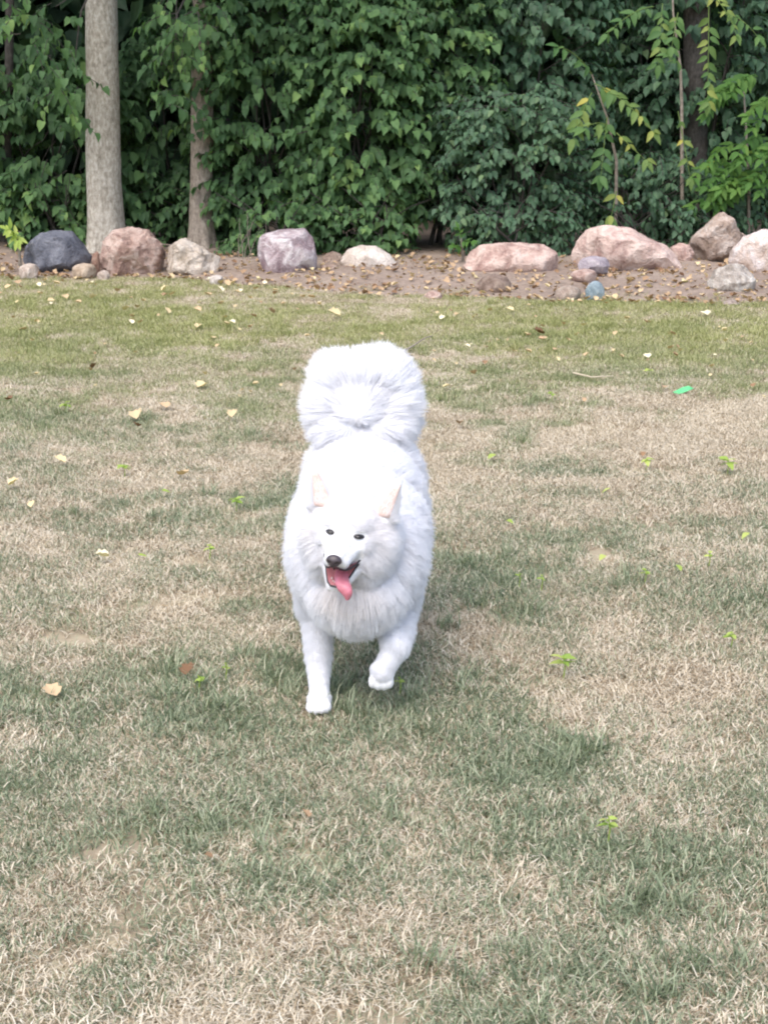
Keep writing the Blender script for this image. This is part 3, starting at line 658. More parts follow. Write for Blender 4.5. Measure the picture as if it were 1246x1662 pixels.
sapling('yellow green sapling with long pinnate fronds above the big pink boulder', (1000, 385, 15.0), [(1000, 260, 14.8), (985, 190, 14.75), (960, 120, 14.75)],
        [((965, 135, 14.7), (1058, 212, 14.45), .05, 9, .15, .62), ((960, 150, 14.7), (930, 225, 14.4), .03, 6, .15, .5), ((990, 205, 14.7), (948, 208, 14.4), .04, 4, .15, .45),
         ((985, 190, 14.7), (975, 285, 14.4), .02, 5, .15, .12), ((960, 120, 14.75), (905, 75, 14.5), .05, 6, .13, .1), ((1000, 215, 14.6), (1048, 260, 14.4), .0, 4, .13, .55),
         ((1000, 310, 14.7), (992, 350, 14.45), .0, 2, .12, .85)], M['yellowing'])
sapling('grey stemmed sapling hung with yellowing fronds beside the dark trunk', (1108, 390, 15.2), [(1106, 170, 15.0), (1104, 110, 15.0), (1092, 20, 15.0), (1090, -60, 15.0)],
        [((1075, 5, 14.9), (1068, 105, 14.6), .02, 8, .13, .35), ((1100, 20, 14.9), (1090, 75, 14.6), .02, 5, .13, .4), ((1150, 10, 14.9), (1148, 165, 14.6), .02, 10, .13, .55), ((1150, -10, 14.9), (1195, 55, 14.6), .06, 7, .11, .6),
         ((1060, 10, 14.9), (985, 55, 14.6), .05, 7, .13, .2), ((1104, 110, 14.9), (1085, 90, 14.6), .02, 4, .12, .3), ((1100, 180, 14.9), (1120, 290, 14.6), .0, 4, .11, .6), ((1165, 20, 14.9), (1230, 60, 14.7), .06, 7, .12, .3)], M['yellowing'])
fl = []
for k in range(26):
    u, v = 1150 + 110 * g.random(), 130 + 190 * g.random()
    fl.append(((u + 30, v - 12, 15.2), (u - 30 + 20 * g.random(), v + 14 + 12 * g.random(), 14.75 + .2 * g.random()), .04, 8, .12, .35 + .3 * g.random()))
sapling('bright green fern like bush of feathery fronds above the triangular boulder', (1215, 400, 15.3), [(1215, 300, 15.25), (1210, 200, 15.25), (1205, 120, 15.3)], fl, M['fern'], 'feathery_bush')
fl = [((300, 0, 0),) * 2 and ((25, 383, 13.95), (12 + 8 * k, 372 + 9 * k, 13.9), .02, 3, .10, .6) for k in range(3)]
sapling('lime green sprig beside the slate boulder', (32, 405, 13.98), [(30, 395, 13.96), (26, 382, 13.95)], fl, M['lime'], 'sprig')
sapling('small green sprig on the soil before the bare dark gap', (752, 420, 14.3), [(750, 405, 14.25), (748, 385, 14.2)], [((750, 405, 14.25), (738, 400, 14.15), .02, 4, .08, .4), ((749, 395, 14.2), (764, 392, 14.1), .02, 4, .08, .3), ((748, 386, 14.2), (744, 370, 14.2), .01, 4, .07, .4)], M['fern'], 'sprig')
root = thing('dry_stalks', 'clump of thin dry stalks left of the upright veined boulder', 'stalks', (at(395, 405, 14.5).x, 14.5, gz(-1.3, 14.5)))
for k in range(7):
    ba = Bag(); x0 = g.normal(0, .07); ba.tube(stem_curve((x0, g.normal(0, .06), -.02), (x0 + g.normal(0, .1), g.normal(0, .08), .22 + .2 * g.random()), g, .02, 5), np.linspace(.0045, .0015, 5), 4); obj('stalk', ba.mesh('stalk'), M['bark_brown'], root)

# ------------------------------------------------------------------ fallen leaves
def dry_leaf(label, u, v, wpx, tint, group=None, g=g, lift=.012, gzz=None, name='fallen_leaf', mat=None, tpl=None, cat='leaf'):
    p = onground(u, v); 
    for _ in range(3): p = onground(u, v, gz(p.x, p.y))
    s = wpx / FPX * (p.y * .964 + .42) * .78
    az = g.random() * 6.283; me = single_leaf(tpl or T_DRY, 'dry_leaf', tint, mat or M['fallen'])
    o = bpy.data.objects.new(name, me); COL.objects.link(o)
    o.location = (p.x, p.y, p.z + lift + .01 * g.random()); o.scale = (s, s, s * (.7 + .6 * g.random()))
    o.rotation_euler = (g.normal(.05, .18), g.normal(0, .18), az); tag(o, label, cat, group); return o
NAMED = [('large pale tan leaf lying in the grass left of the dog tail', 336, 627, 36, .80), ('orange tan leaf on the grass below the large pale one', 270, 666, 30, .62), ('tan leaf beside the dark curled one left of the dog', 222, 684, 34, .66),
         ('golden tan leaf close to the left of the dog rump', 376, 684, 26, .7), ('pinkish tan leaf in the grass level with the dog ears', 290, 776, 30, .55), ('white tan curled leaf beside a lime leaf level with the tongue', 178, 912, 30, .92),
         ('dark brown curled leaf among lime seedlings near the planted paw', 302, 1105, 38, .06), ('rosy tan leaf lying left of the dark curled leaf', 92, 1137, 44, .55), ('small dark brown leaf on the far left grass', 150, 601, 18, .05),
         ('dark leaf at the left picture edge', 10, 652, 20, .1), ('brown leaf right beside the dog flank', 744, 692, 20, .22), ('small dark curled leaf under the tan one left of the dog', 226, 697, 20, .08),
         ('pale curled leaf low in the grass far left of the dog', 106, 756, 26, .75), ('small whitish leaf at the left below the pale curled one', 50, 828, 18, .85), ('dark upturned leaf in the far right grass', 882, 546, 26, .08),
         ('pale yellow leaf on the far grass above the dog tail', 552, 516, 28, .85), ('tan leaf above left of the dog tail', 346, 553, 22, .66), ('pale yellow square leaf right of the dark upturned leaf', 1052, 584, 20, .92), ('cream leaf close to the bed at far right', 1148, 514, 26, .95),
         ('orange brown leaf near the far grass twig', 770, 612, 18, .45), ('cream leaf beside the lichen grey boulder', 1160, 484, 20, .95), ('pale pink leaf cut by the left picture edge', 14, 793, 24, .78), ('brown curled leaf in the bottom straw', 500, 1335, 26, .25),
         ('reddish brown leaf in the straw at lower left', 346, 1402, 22, .18), ('small brown leaf in the mid right grass', 1042, 748, 14, .15)]
for lb, u, v, w, t in NAMED: dry_leaf(lb, u, v, w, t)
for lb, u, v, w, t in [('yellow green leaf beside the white tan curled leaf', 225, 915, 20, .6), ('yellow leaf lying flat right of the dog elbow', 980, 916, 22, .95), ('pale lime leaf level with the dog head at right', 990, 804, 20, .9), ('narrow lime leaf near the yellow flat one', 1098, 932, 22, .5), ('yellow leaf by the right picture edge', 1214, 876, 24, .95),
                       ('pale lime leaf near the dog left flank', 263, 806, 18, .6), ('faded lime leaf right of the dog back', 802, 746, 24, .7), ('faint lime leaf right of the dog chest', 822, 858, 18, .6)]:
    dry_leaf(lb, u, v, w, t, name='lime_leaf', mat=M['lime'], tpl=T_OVATE, lift=.025)
g = np.random.default_rng(71)
zones = [('small tan fallen leaf on the grass strip in front of the left boulders', 'leaves before the left boulders', (0, 520, 455, 540), 80, (8, 19)),
         ('small yellowish leaf on the brown soil below the boulders', 'leaves on the bed soil', (380, 1246, 432, 482), 80, (7, 16)),
         ('small pale leaf on the green strip in front of the right hand stones', 'leaves before the right stones', (700, 1246, 488, 600), 60, (7, 17)),
         ('small faded leaf in the dry grass behind the dog', 'leaves in the dry grass', (0, 1246, 545, 660), 44, (7, 15))]
MARKS = [(85, 440, 'the slate boulder'), (210, 445, 'the pinkish brown boulder'), (310, 445, 'the beige angular rock'), (462, 450, 'the veined upright boulder'), (602, 440, 'the white domed stone'), (700, 482, 'the flat rose stone'), (830, 448, 'the long low pink boulder'),
         (923, 475, 'the tan brick shaped stone'), (966, 470, 'the blue grey stone'), (1020, 442, 'the biggest pink boulder'), (1170, 425, 'the triangular boulder'), (1190, 480, 'the lichen grey boulder'), (595, 565, 'the top of the dog tail'), (500, 660, 'the near side of the dog tail'), (690, 640, 'the far side of the dog tail'),
         (1107, 632, 'the green scrap'), (882, 546, 'the dark upturned leaf'), (336, 627, 'the large pale tan leaf'), (150, 601, 'the small dark brown leaf'), (552, 516, 'the pale yellow far leaf'), (1148, 514, 'the cream leaf near the bed')]
USED = set()
for lb, gp, (u0, u1, v0, v1), n, (w0, w1) in zones:
    for k in range(n):
        for _try in range(60):
            u, v, w, t = u0 + (u1 - u0) * g.random(), v0 + (v1 - v0) * g.random() ** 1.25, w0 + (w1 - w0) * g.random(), float(np.clip(g.normal(.64, .2), .05, .95))
            mu, mv, mk = min(MARKS, key=lambda q: (q[0] - u) ** 2 + (2.2 * (q[1] - v)) ** 2)
            colr = 'dark brown' if t < .2 else 'brown' if t < .42 else 'tan' if t < .62 else 'golden' if t < .78 else 'pale yellow' if t < .92 else 'cream white'
            du, dv = u - mu, 2.2 * (v - mv); side = ('to the right of' if du > 0 else 'to the left of') if abs(du) > abs(dv) else ('in front of' if dv > 0 else 'behind')
            size = 'tiny' if w < w0 + .3 * (w1 - w0) else 'small' if w < w0 + .7 * (w1 - w0) else 'broad'
            dist = 'just' if math.hypot(du, dv) < 45 else 'further' if math.hypot(du, dv) < 95 else 'far'
            lab = '%s %s leaf %s %s %s' % (size, colr, dist, side, mk)
            if lab not in USED: break
        USED.add(lab); dry_leaf(lab, u, v, w, t, gp, g)
# crumbs of litter on the bed that nobody could count
n = 4200; X = (g.random(n) - .5) * 11; Y = bed_edge(X) - .15 + 3.0 * g.random(n) ** 1.3
P = np.stack([X, Y, ground_z(X, Y) + .006 + .012 * g.random(n)], 1); az = g.random(n) * 6.283
D = np.stack([np.cos(az), np.sin(az), g.normal(0, .25, n)], 1); Nn = np.stack([g.normal(0, .3, n), g.normal(0, .3, n), np.ones(n)], 1)
lit = obj('leaf_litter', place_leaves('leaf_litter', T_DRY, P, D, Nn, .018 + .045 * g.random(n) ** 2, np.clip(g.normal(.36, .22, n), 0, 1)), M['fallen']); tag(lit, 'crumbled leaf litter strewn over the soil of the bed', 'litter', kind='stuff')

# ------------------------------------------------------------------ lime seedlings, weeds, twigs, the green scrap
def seedling(label, u, v, wpx, g, nl=5, h=.05):
    p = onground(u, v + 4); s = .62 * wpx / FPX * (p.y * .964 + .42); root = thing('seedling', label, 'seedling', p, 'lime seedlings in the lawn')
    ba = Bag(); ba.tube([(0, 0, -.01), (.004, 0, h * .5), (0, .004, h)], [.002, .0016, .0012], 4); obj('stem', ba.mesh('stem'), M['lime'], root)
    P, D, Nn = [], [], []
    for k in range(nl):
        az = k * 2.4 + g.random(); P.append((p.x, p.y, p.z + h * (.6 + .4 * k / nl))); D.append((math.cos(az), math.sin(az) * .9, .15 + g.normal(0, .2))); Nn.append((g.normal(0, .2), g.normal(-.1, .2), 1))
    leaf_objects(root, T_OVATE, 'seedling_leaf', M['lime'], np.array(P), np.array(D), np.array(Nn), s * (.45 + .3 * g.random(nl)), g.random(nl), range(nl))
for lb, u, v, w, nl in [('lime seedling touching the dark brown curled leaf', 322, 1117, 36, 4), ('taller lime seedling right of the dark brown curled leaf', 366, 1096, 28, 4), ('spreading lime weed right of the lifted paw', 914, 1094, 58, 6), ('lime seedling at the right edge above the pinkish dry patch', 1186, 1044, 34, 5),
                        ('bright lime seedling in the right grass level with the dog mouth', 1046, 940, 26, 5), ('lime seedling on a thin stem right of the chest', 878, 950, 26, 4), ('faint lime seedling close to the dog right foreleg', 842, 946, 22, 3), ('lime leaf pair left of the dog chest', 340, 900, 28, 4), ('fresh green weed clump left of the dog shoulder', 383, 822, 36, 7),
                        ('green weed tuft by the tan leaves far left', 106, 663, 36, 6), ('lime weed in the left grass below the tan leaves', 202, 766, 36, 6), ('faint lime weed low at the lower right', 986, 1362, 48, 6), ('green weed at right beside the yellow leaf', 1150, 912, 24, 4), ('green weed right of the dog rump', 895, 645, 26, 5),
                        ('lime weed under the lifted paw', 648, 1120, 26, 4), ('green weed patch in the right middle grass', 1180, 762, 42, 7), ('green weed near the faded lime leaf', 1048, 756, 36, 6), ('small green weed in front of the right stones', 1052, 606, 24, 5)]:
    seedling(lb, u, v, w, g, nl, .045 if w < 40 else .06)
def twig(label, pts, r0, mat):
    W = [];
    for (u, v, z) in pts:
        p = onground(u, v, z); W.append(np.array(p))
    W = np.array(W); root = W[0].copy(); ba = Bag(); ba.tube(W - root, np.linspace(r0, r0 * .5, len(W)), 5); o = obj('twig', ba.mesh('twig'), mat); o.location = root; tag(o, label, 'twig')
twig('brown twig lying on the grass beside the dog tail', [(655, 570, .02), (672, 560, .03), (690, 548, .025), (700, 545, .02)], .007, M['bark_brown'])
twig('pale thin twig in the far right grass', [(930, 605, .02), (960, 612, .025), (995, 610, .02)], .006, M['straw'])
twig('bare grey twig on the ground behind the hollow between tree trunks', [(225, 398, .1), (262, 396, .25), (305, 400, .22)], .008, M['bark_brown'])
m, nt, out = new_mat('green_scrap'); b = principled(nt, out, .5, .4)
n0 = N(nt, 'ShaderNodeTexNoise', i_Scale=30.0); r = ramp(nt, [(.3, (.06, .33, .12)), (.7, (.11, .46, .19))]); nt.links.new(n0.outputs[0], r.inputs[0]); nt.links.new(r.outputs[0], b.inputs['Base Color'])
p = onground(1107, 637); bm = bmesh.new()
prof = [(-.10, 0), (-.05, -.025), (.0, -.03), (.06, -.025), (.115, 0.005), (.07, .03), (.01, .035), (-.05, .028)]
top_ = [bm.verts.new((x, y, .035 + .03 * math.sin(x * 22) + .015 * y / .03)) for x, y in prof]; bot = [bm.verts.new((v.co.x, v.co.y, v.co.z - .004)) for v in top_]
bm.faces.new(top_); bm.faces.new(bot[::-1])
for k in range(8): bm.faces.new((top_[k - 1], bot[k - 1], bot[k], top_[k]))
me = bpy.data.meshes.new('green_scrap'); bm.to_mesh(me); bm.free()
o = obj('green_scrap', me, m); o.location = p; o.scale = (.55, .6, .4); o.rotation_euler = (.25, 0, .15); tag(o, 'bright green torn scrap lying in the far right grass', 'scrap')

# ------------------------------------------------------------------ the dog
DOG = Vector((-.07, 3.95, -.012))
dog = thing('dog', 'fluffy white dog trotting toward the camera with its tongue out', 'dog', DOG)
prims = []      # (centre, radii 3x, rot 3x3, fur length, flow, lift)
def ell(c, r, L=.04, flow=(0, 1, -.3), lift=.5, R=None): prims.append((np.array(c, float), np.array(r, float), np.eye(3) if R is None else R, L, np.array(flow, float), lift))
def cap(a, b, ra, rb, L, flow, lift, n=7, sq=(1, 1, 1)):
    a, b = np.array(a, float), np.array(b, float)
    for t in np.linspace(0, 1, n): ell(a + (b - a) * t, (ra + (rb - ra) * t) * np.array(sq), L, flow, lift)
ell((0, .03, .40), (.172, .19, .165), .05, (0, .8, -.6), .38)
ell((0, .20, .42), (.186, .26, .155), .048, (0, 1, -.35), .34)
ell((.005, .42, .462), (.172, .22, .156), .045, (0, 1, -.3), .32)
ell((.01, .58, .472), (.172, .16, .160), .045, (0, 1, -.4), .34)
ell((0, -.07, .345), (.120, .12, .115), .05, (0, -.1, -1), .28)
ell((0, -.02, .305), (.11, .14, .075), .04, (0, .3, -1), .25)
cap((0, .03, .44), (-.015, -.12, .490), .118, .112, .05, (0, .6, -.7), .38)
# front legs: planted (camera left) and lifted (camera right)
cap((-.098, .02, .36), (-.112, .05, .25), .070, .050, .035, (0, .35, -1), .35)
cap((-.112, .05, .25), (-.108, -.02, .10), .044, .030, .022, (0, .5, -1), .3)
cap((-.108, -.02, .10), (-.105, -.055, .045), .029, .027, .012, (0, .2, -1), .25, 4)
ell((-.104, -.085, .030), (.033, .045, .026), .010, (0, -.5, -.5), .3)
for k, dx in enumerate((-.0245, -.0085, .0085, .0245)): ell((-.104 + dx, -.122 - (.008 if k in (1, 2) else 0), .022), (.0098, .02, .0175), .004, (0, -.5, -.5), .3)
cap((.098, .01, .36), (.110, .03, .26), .070, .050, .035, (0, .35, -1), .35)
cap((.110, .03, .26), (.100, -.115, .190), .046, .033, .024, (0, .5, -1), .3)
cap((.100, -.115, .190), (.078, -.130, .150), .031, .029, .014, (-.3, .1, -1), .25, 4)
ell((.066, -.135, .130), (.033, .028, .034), .011, (-.2, .2, -1), .3)
for k, dx in enumerate((-.0245, -.0085, .0085, .0245)): ell((.062 + dx, -.140, .101 - (.006 if k in (1, 2) else 0)), (.0098, .016, .02), .004, (-.1, .2, -1), .3)
# hind legs in mid stride
cap((-.085, .60, .40), (-.095, .47, .27), .095, .062, .05, (0, .6, -1), .35)
cap((-.095, .47, .27), (-.090, .63, .155), .052, .030, .03, (0, .5, -1), .3)
cap((-.090, .63, .155), (-.088, .585, .04), .027, .025, .012, (0, .1, -1), .25, 5)
ell((-.088, .55, .025), (.032, .05, .024), .01, (0, -.5, -.5), .3)
cap((.095, .60, .40), (.105, .53, .26), .095, .062, .05, (0, .6, -1), .35)
cap((.105, .53, .26), (.105, .70, .20), .052, .030, .03, (0, .5, -1), .3)
cap((.105, .70, .20), (.105, .76, .085), .027, .025, .012, (0, .1, -1), .25, 5)
ell((.105, .765, .05), (.030, .03, .042), .01, (0, .2, -1), .3)
# tail: up from the rump and forward over the back
TIP = np.array((-.010, .52, .668))
cap((.01, .70, .53), (.012, .76, .66), .06, .08, .045, (0, .3, 1), .3, 6)
TAIL0 = len(prims)
for sx in (-1, 1):
    ell((.004 + sx * .056, .675, .742), (.080, .105, .078), .075, (sx * .8, .6, .3), .34)
    ell((.004 + sx * .080, .650, .690), (.072, .10, .070), .072, (sx * .9, .5, -.1), .32)
    ell((.006 + sx * .070, .620, .632), (.078, .10, .050), .055, (sx * .8, .6, -.3), .3)
ell((.002, .675, .745), (.095, .115, .080), .07, (0, .6, .5), .32)
ell((.0, .625, .700), (.095, .095, .055), .06, (0, .6, .3), .3)
ell((-.006, .575, .680), (.060, .06, .034), .05, (0, .3, .2), .3)
TAIL1 = len(prims)
# head, in a frame of its own (origin between the eyes, -Y out of the nose)
E = np.array((-.029, -.215, .529)); yaw, roll, pit = math.radians(-11), math.radians(6.5), math.radians(3)
HR = np.array((Matrix.Rotation(yaw, 3, 'Z') @ Matrix.Rotation(roll, 3, 'Y') @ Matrix.Rotation(pit, 3, 'X')))
def H(p): return E + HR @ np.array(p, float)
def hell(c, r, L, flow, lift): ell(H(c), r, L, HR @ np.array(flow, float), lift, HR)
def hcap(a, b, ra, rb, L, flow, lift, n=6, sq=(1, 1, 1)):
    a, b = np.array(a, float), np.array(b, float)
    for t in np.linspace(0, 1, n): hell(a + (b - a) * t, (ra + (rb - ra) * t) * np.array(sq), L, flow, lift)
hell((0, .075, .012), (.078, .080, .060), .018, (0, 1, .2), .18)
hell((0, .035, .018), (.062, .050, .041), .013, (0, 1, .6), .14)
for s in (-1, 1):
    hell((s * .024, .012, .014), (.026, .02, .015), .010, (s * .5, 1, .6), .14)          # brows
    hell((s * .060, .068, -.035), (.050, .055, .055), .036, (s * 1, 1.0, -.4), .34)        # cheeks
    hell((s * .036, .02, -.028), (.034, .036, .032), .015, (s * .9, 1, -.2), .16)
    hcap((s * .019, -.008, -.036), (s * .014, -.072, -.046), .027, .0185, .009, (s * .5, 1, -.2), .14)   # flews
hcap((0, .01, -.014), (0, -.086, -.035), .034, .0205, .008, (0, 1, .1), .14, 8)
hcap((0, .03, -.092), (0, -.052, -.122), .030, .0140, .010, (0, .8, -.6), .2, 7, (1.15, 1, .7))
for s in (-1, 1): hcap((s * .044, .026, -.074), (s * .014, -.048, -.128), .016, .0105, .009, (s * .6, 1, -.4), .16, 8)      # lower jaw
hell((0, .055, -.092), (.088, .058, .055), .035, (0, .6, -1), .3)                                          # throat
EAR = []
for s in (-1, 1):                                                                                     # ears: upright rounded triangles
    base, tip = np.array((s * .068, .076, .030)), np.array((s * .113, .092, .136))
    for t in np.linspace(0, 1, 9):
        w = .044 * (1 - t) ** .75 + .004; hell(base + (tip - base) * t, (w, .011 * (1 - t) + .006, .016 * (1 - t) + .007), .015 * (1 - t) + .006, (s * .25, .2, 1), .25)
    EAR.append((base, tip))

bm = bmesh.new()
for (c, r, R, *_) in prims:
    Mx = Matrix.Translation(Vector(c)) @ Matrix(R.tolist()).to_4x4() @ Matrix.Diagonal((*r, 1))
    bmesh.ops.create_icosphere(bm, subdivisions=3 if r.max() > .05 else 2, radius=1, matrix=Mx)
me = bpy.data.meshes.new('dog_blockout'); bm.to_mesh(me); bm.free()
tmp = bpy.data.objects.new('dog_blockout', me); COL.objects.link(tmp)
rm = tmp.modifiers.new('r', 'REMESH'); rm.mode = 'VOXEL'; rm.voxel_size = .0055
sm = tmp.modifiers.new('s', 'SMOOTH'); sm.factor = .5; sm.iterations = 5
dg = bpy.context.evaluated_depsgraph_get(); body_me = bpy.data.meshes.new_from_object(tmp.evaluated_get(dg)); body_me.name = 'body'
bpy.data.objects.remove(tmp)
body_me.polygons.foreach_set('use_smooth', np.ones(len(body_me.polygons), bool))

def fur_mat(name, c, trans=.45):
    m, nt, out = new_mat(name); hi = N(nt, 'ShaderNodeAttribute', attribute_name='cream')  # cream tint of the face, plus the shadow painted below the chin
    r = ramp(nt, [(0, c), (1, (.85, .775, .71))]); nt.links.new(hi.outputs['Fac'], r.inputs[0])
    d = N(nt, 'ShaderNodeBsdfDiffuse'); t = N(nt, 'ShaderNodeBsdfTranslucent'); nt.links.new(r.outputs[0], d.inputs[0]); nt.links.new(r.outputs[0], t.inputs[0])
    ms = N(nt, 'ShaderNodeMixShader'); ms.inputs[0].default_value = trans
    nt.links.new(d.outputs[0], ms.inputs[1]); nt.links.new(t.outputs[0], ms.inputs[2]); nt.links.new(ms.outputs[0], out.inputs[0])
    return m
M['fur'] = fur_mat('white_fur', (.92, .922, .945), .55)
M['skin'] = plain('white_undercoat', (.84, .83, .83), .9, .05)
body = obj('body', body_me, M['skin'], dog)

# eyes, nose, mouth
bv = []; bmm = bmesh.new(); bmm.from_mesh(body_me); bmm.normal_update(); bvh = BVHTree.FromBMesh(bmm)
def surf(local):
    """point on the face where a line from the front through head-frame (x, z) first meets the body"""
    o_ = Vector(H((local[0], -.3, local[2]))); d_ = Vector(HR @ np.array((0, 1, 0)))
    loc, nn, *_ = bvh.ray_cast(o_, d_); return (loc, nn)
def ellmesh(name, r, sub=3, R=None):
    bm = bmesh.new(); bmesh.ops.create_icosphere(bm, subdivisions=sub, radius=1, matrix=Matrix.Diagonal((*r, 1))); me = bpy.data.meshes.new(name); bm.to_mesh(me); bm.free()
    me.polygons.foreach_set('use_smooth', np.ones(len(me.polygons), bool)); return me
HRM = Matrix(HR.tolist()).to_4x4()
M['eye'] = plain('eye_dark', (.012, .010, .010), .12, .6); M['black'] = plain('black_skin', (.018, .015, .018), .45, .5)
M['nose'] = plain('nose_leather', (.055, .042, .048), .38, .5)
M['tongue'] = plain('tongue_pink', (.60, .20, .25), .35, .5, .3); M['mouth'] = plain('mouth_pink', (.50, .20, .21), .5, .4); M['teeth'] = plain('teeth', (.8, .76, .68), .3, .5)
M['ear'] = plain('inner_ear_pink', (.72, .55, .49), .8, .1)
eyes = []
for s in (-1, 1):
    loc, nn = surf((s * .0375, 0, .001)); eyes.append(np.array(loc))
    rim = obj('eye_rim', ellmesh('eye_rim', (.0150, .007, .0066), 3), M['black'], dog); rim.matrix_local = Matrix.Translation(loc - Vector(HR @ np.array((0, .001, 0)))) @ HRM @ Matrix.Rotation(s * .55, 4, 'Z') @ Matrix.Rotation(s * .12, 4, 'Y')
    ey = obj('eye', ellmesh('eye', (.0100, .0078, .0055), 3), M['eye'], dog); ey.matrix_local = Matrix.Translation(loc - Vector(HR @ np.array((0, .003, 0)))) @ HRM @ Matrix.Rotation(s * .55, 4, 'Z')
bm = bmesh.new(); bmesh.ops.create_icosphere(bm, subdivisions=4, radius=1)
for v in bm.verts:                                                # nose: broad top, narrowing below, two nostrils
    x, y, z = v.co; w = 1.0 if z > 0 else 1 + .38 * z
    px, py, pz = x * .0205 * w, y * .014, z * .0165
    for s in (-1, 1):
        d2 = ((px - s * .0105) / .0055) ** 2 + ((pz + .003) / .0048) ** 2
        if y < 0: py += .007 * math.exp(-d2 * 1.2)
    v.co = (px, py, pz)
me = bpy.data.meshes.new('nose'); bm.to_mesh(me); bm.free(); me.polygons.foreach_set('use_smooth', np.ones(len(me.polygons), bool))
nose_c = H((0, -.107, -.034)); no = obj('nose', me, M['nose'], dog); no.matrix_local = Matrix.Translation(Vector(nose_c)) @ HRM
# mouth lining: a pink pocket from the lips back into the throat
UP = [(.052, .016, -.050), (.047, .0, -.060), (.041, -.022, -.067), (.034, -.047, -.069), (.025, -.072, -.067), (.012, -.090, -.061)]
LO = [(.052, .016, -.050), (.047, .004, -.066), (.038, -.014, -.082), (.030, -.034, -.098), (.020, -.056, -.112), (.010, -.066, -.117)]
loop = UP + [(-x, y, z) for x, y, z in UP[::-1]] + [(-x, y, z) for x, y, z in LO[1:]] + LO[:0:-1]
V = [H((x * .98, y - .002, z + (.003 if z < -.075 else 0))) for x, y, z in loop] + [H((x * .75, y * .8 + .003, -.086 + (z + .086) * .72)) for x, y, z in loop] + [H((0, -.012, -.086))]
n = len(loop); q = np.array([(k, (k + 1) % n, n + (k + 1) % n, n + k) for k in range(n)]); t3 = np.array([(n + k, n + (k + 1) % n, 2 * n) for k in range(n)])
mo = obj('mouth_lining', mesh_from('mouth_lining', np.array(V), [q, t3], smooth=True), M['mouth'], dog)
# tongue: wide blade out of the mouth, falling to the camera-right corner
def strip(name, path, widths, thick, mat, curl=.3, seg=9):
    path = np.array(path, float); m_ = 22; t = np.linspace(0, 1, m_); tt_ = np.linspace(0, 1, len(path))
    C = np.stack([np.interp(t, tt_, path[:, k]) for k in range(3)], 1)
    for _ in range(6): C[1:-1] = (C[:-2] + 2 * C[1:-1] + C[2:]) / 4
    W = np.interp(t, tt_, widths); T = unit(np.gradient(C, axis=0)); side = np.array([1., 0, 0]); V = []
    for i in range(m_):
        sd = side - T[i] * (T[i] @ side); sd /= np.linalg.norm(sd); up = np.cross(sd, T[i])
        for k in range(seg * 2):
            a = 2 * math.pi * k / (seg * 2); x = math.cos(a); V.append(C[i] + sd * W[i] * x + up * (thick * math.sin(a) * (1 - .5 * x * x) + curl * W[i] * x * x))
    n = seg * 2; q = [(i * n + k, i * n + (k + 1) % n, (i + 1) * n + (k + 1) % n, (i + 1) * n + k) for i in range(m_ - 1) for k in range(n)]
    me = mesh_from(name, np.array([H(v) for v in V]), [np.array(q)], smooth=True)
    return obj(name, me, mat, dog)
strip('tongue', [(.004, .0, -.086), (.008, -.03, -.092), (.015, -.060, -.099), (.027, -.078, -.110), (.036, -.080, -.128), (.037, -.074, -.143)], [.016, .018, .0185, .0175, .0145, .006], .0045, M['tongue'], .28)
def lip(pts, r):
    W = np.array([H(p) for p in pts]); ba = Bag(); ba.tube(W, np.full(len(W), r) * np.concatenate([[.4], np.ones(len(W) - 2), [.4]]), 6); obj('lip', ba.mesh('lip'), M['black'], dog)
for s in (-1, 1):
    lip([(s * x, y, z) for x, y, z in UP], .0026)
    lip([(s * x, y, z) for x, y, z in LO] + ([(0, -.069, -.118)]), .0032)
ba = Bag(); ba.tube([H((0, -.100, -.048)), H((0, -.099, -.055)), H((0, -.092, -.063))], [.003, .0022, .0015], 6); obj('lip', ba.mesh('lip'), M['black'], dog)
for k in range(6):
    x = -.013 + .0052 * k; canine = k in (0, 5); bm = bmesh.new(); bmesh.ops.create_cone(bm, segments=7, radius1=.0028, radius2=.0009, depth=.010 if canine else .006, cap_ends=True)
    me = bpy.data.meshes.new('tooth'); bm.to_mesh(me); bm.free(); o = obj('tooth', me, M['teeth'], dog); o.location = H((x, -.056 + 60 * x * x, -.110 + (.003 if canine else 0)))
# inner ears
for (base, tip), s in zip(EAR, (-1, 1)):
    V = []; rows = 8
    for i in range(rows):
        t = .10 + .80 * i / (rows - 1); c = base + (tip - base) * t; w = (.044 * (1 - t) ** .75 + .004) * .58; dy = -(.011 * (1 - t) + .006) - .0015
        for k in range(5): x = -1 + .5 * k; V.append(H((c[0] + w * x, c[1] + dy + .004 * (1 - x * x) * 0, c[2])))
    q = [(i * 5 + k, i * 5 + k + 1, i * 5 + k + 6, i * 5 + k + 5) for i in range(rows - 1) for k in range(4)]
    o = obj('inner_ear', mesh_from('inner_ear', np.array(V), [np.array(q)], smooth=True), M['ear'], dog); so = o.modifiers.new('t', 'SOLIDIFY'); so.thickness = .002

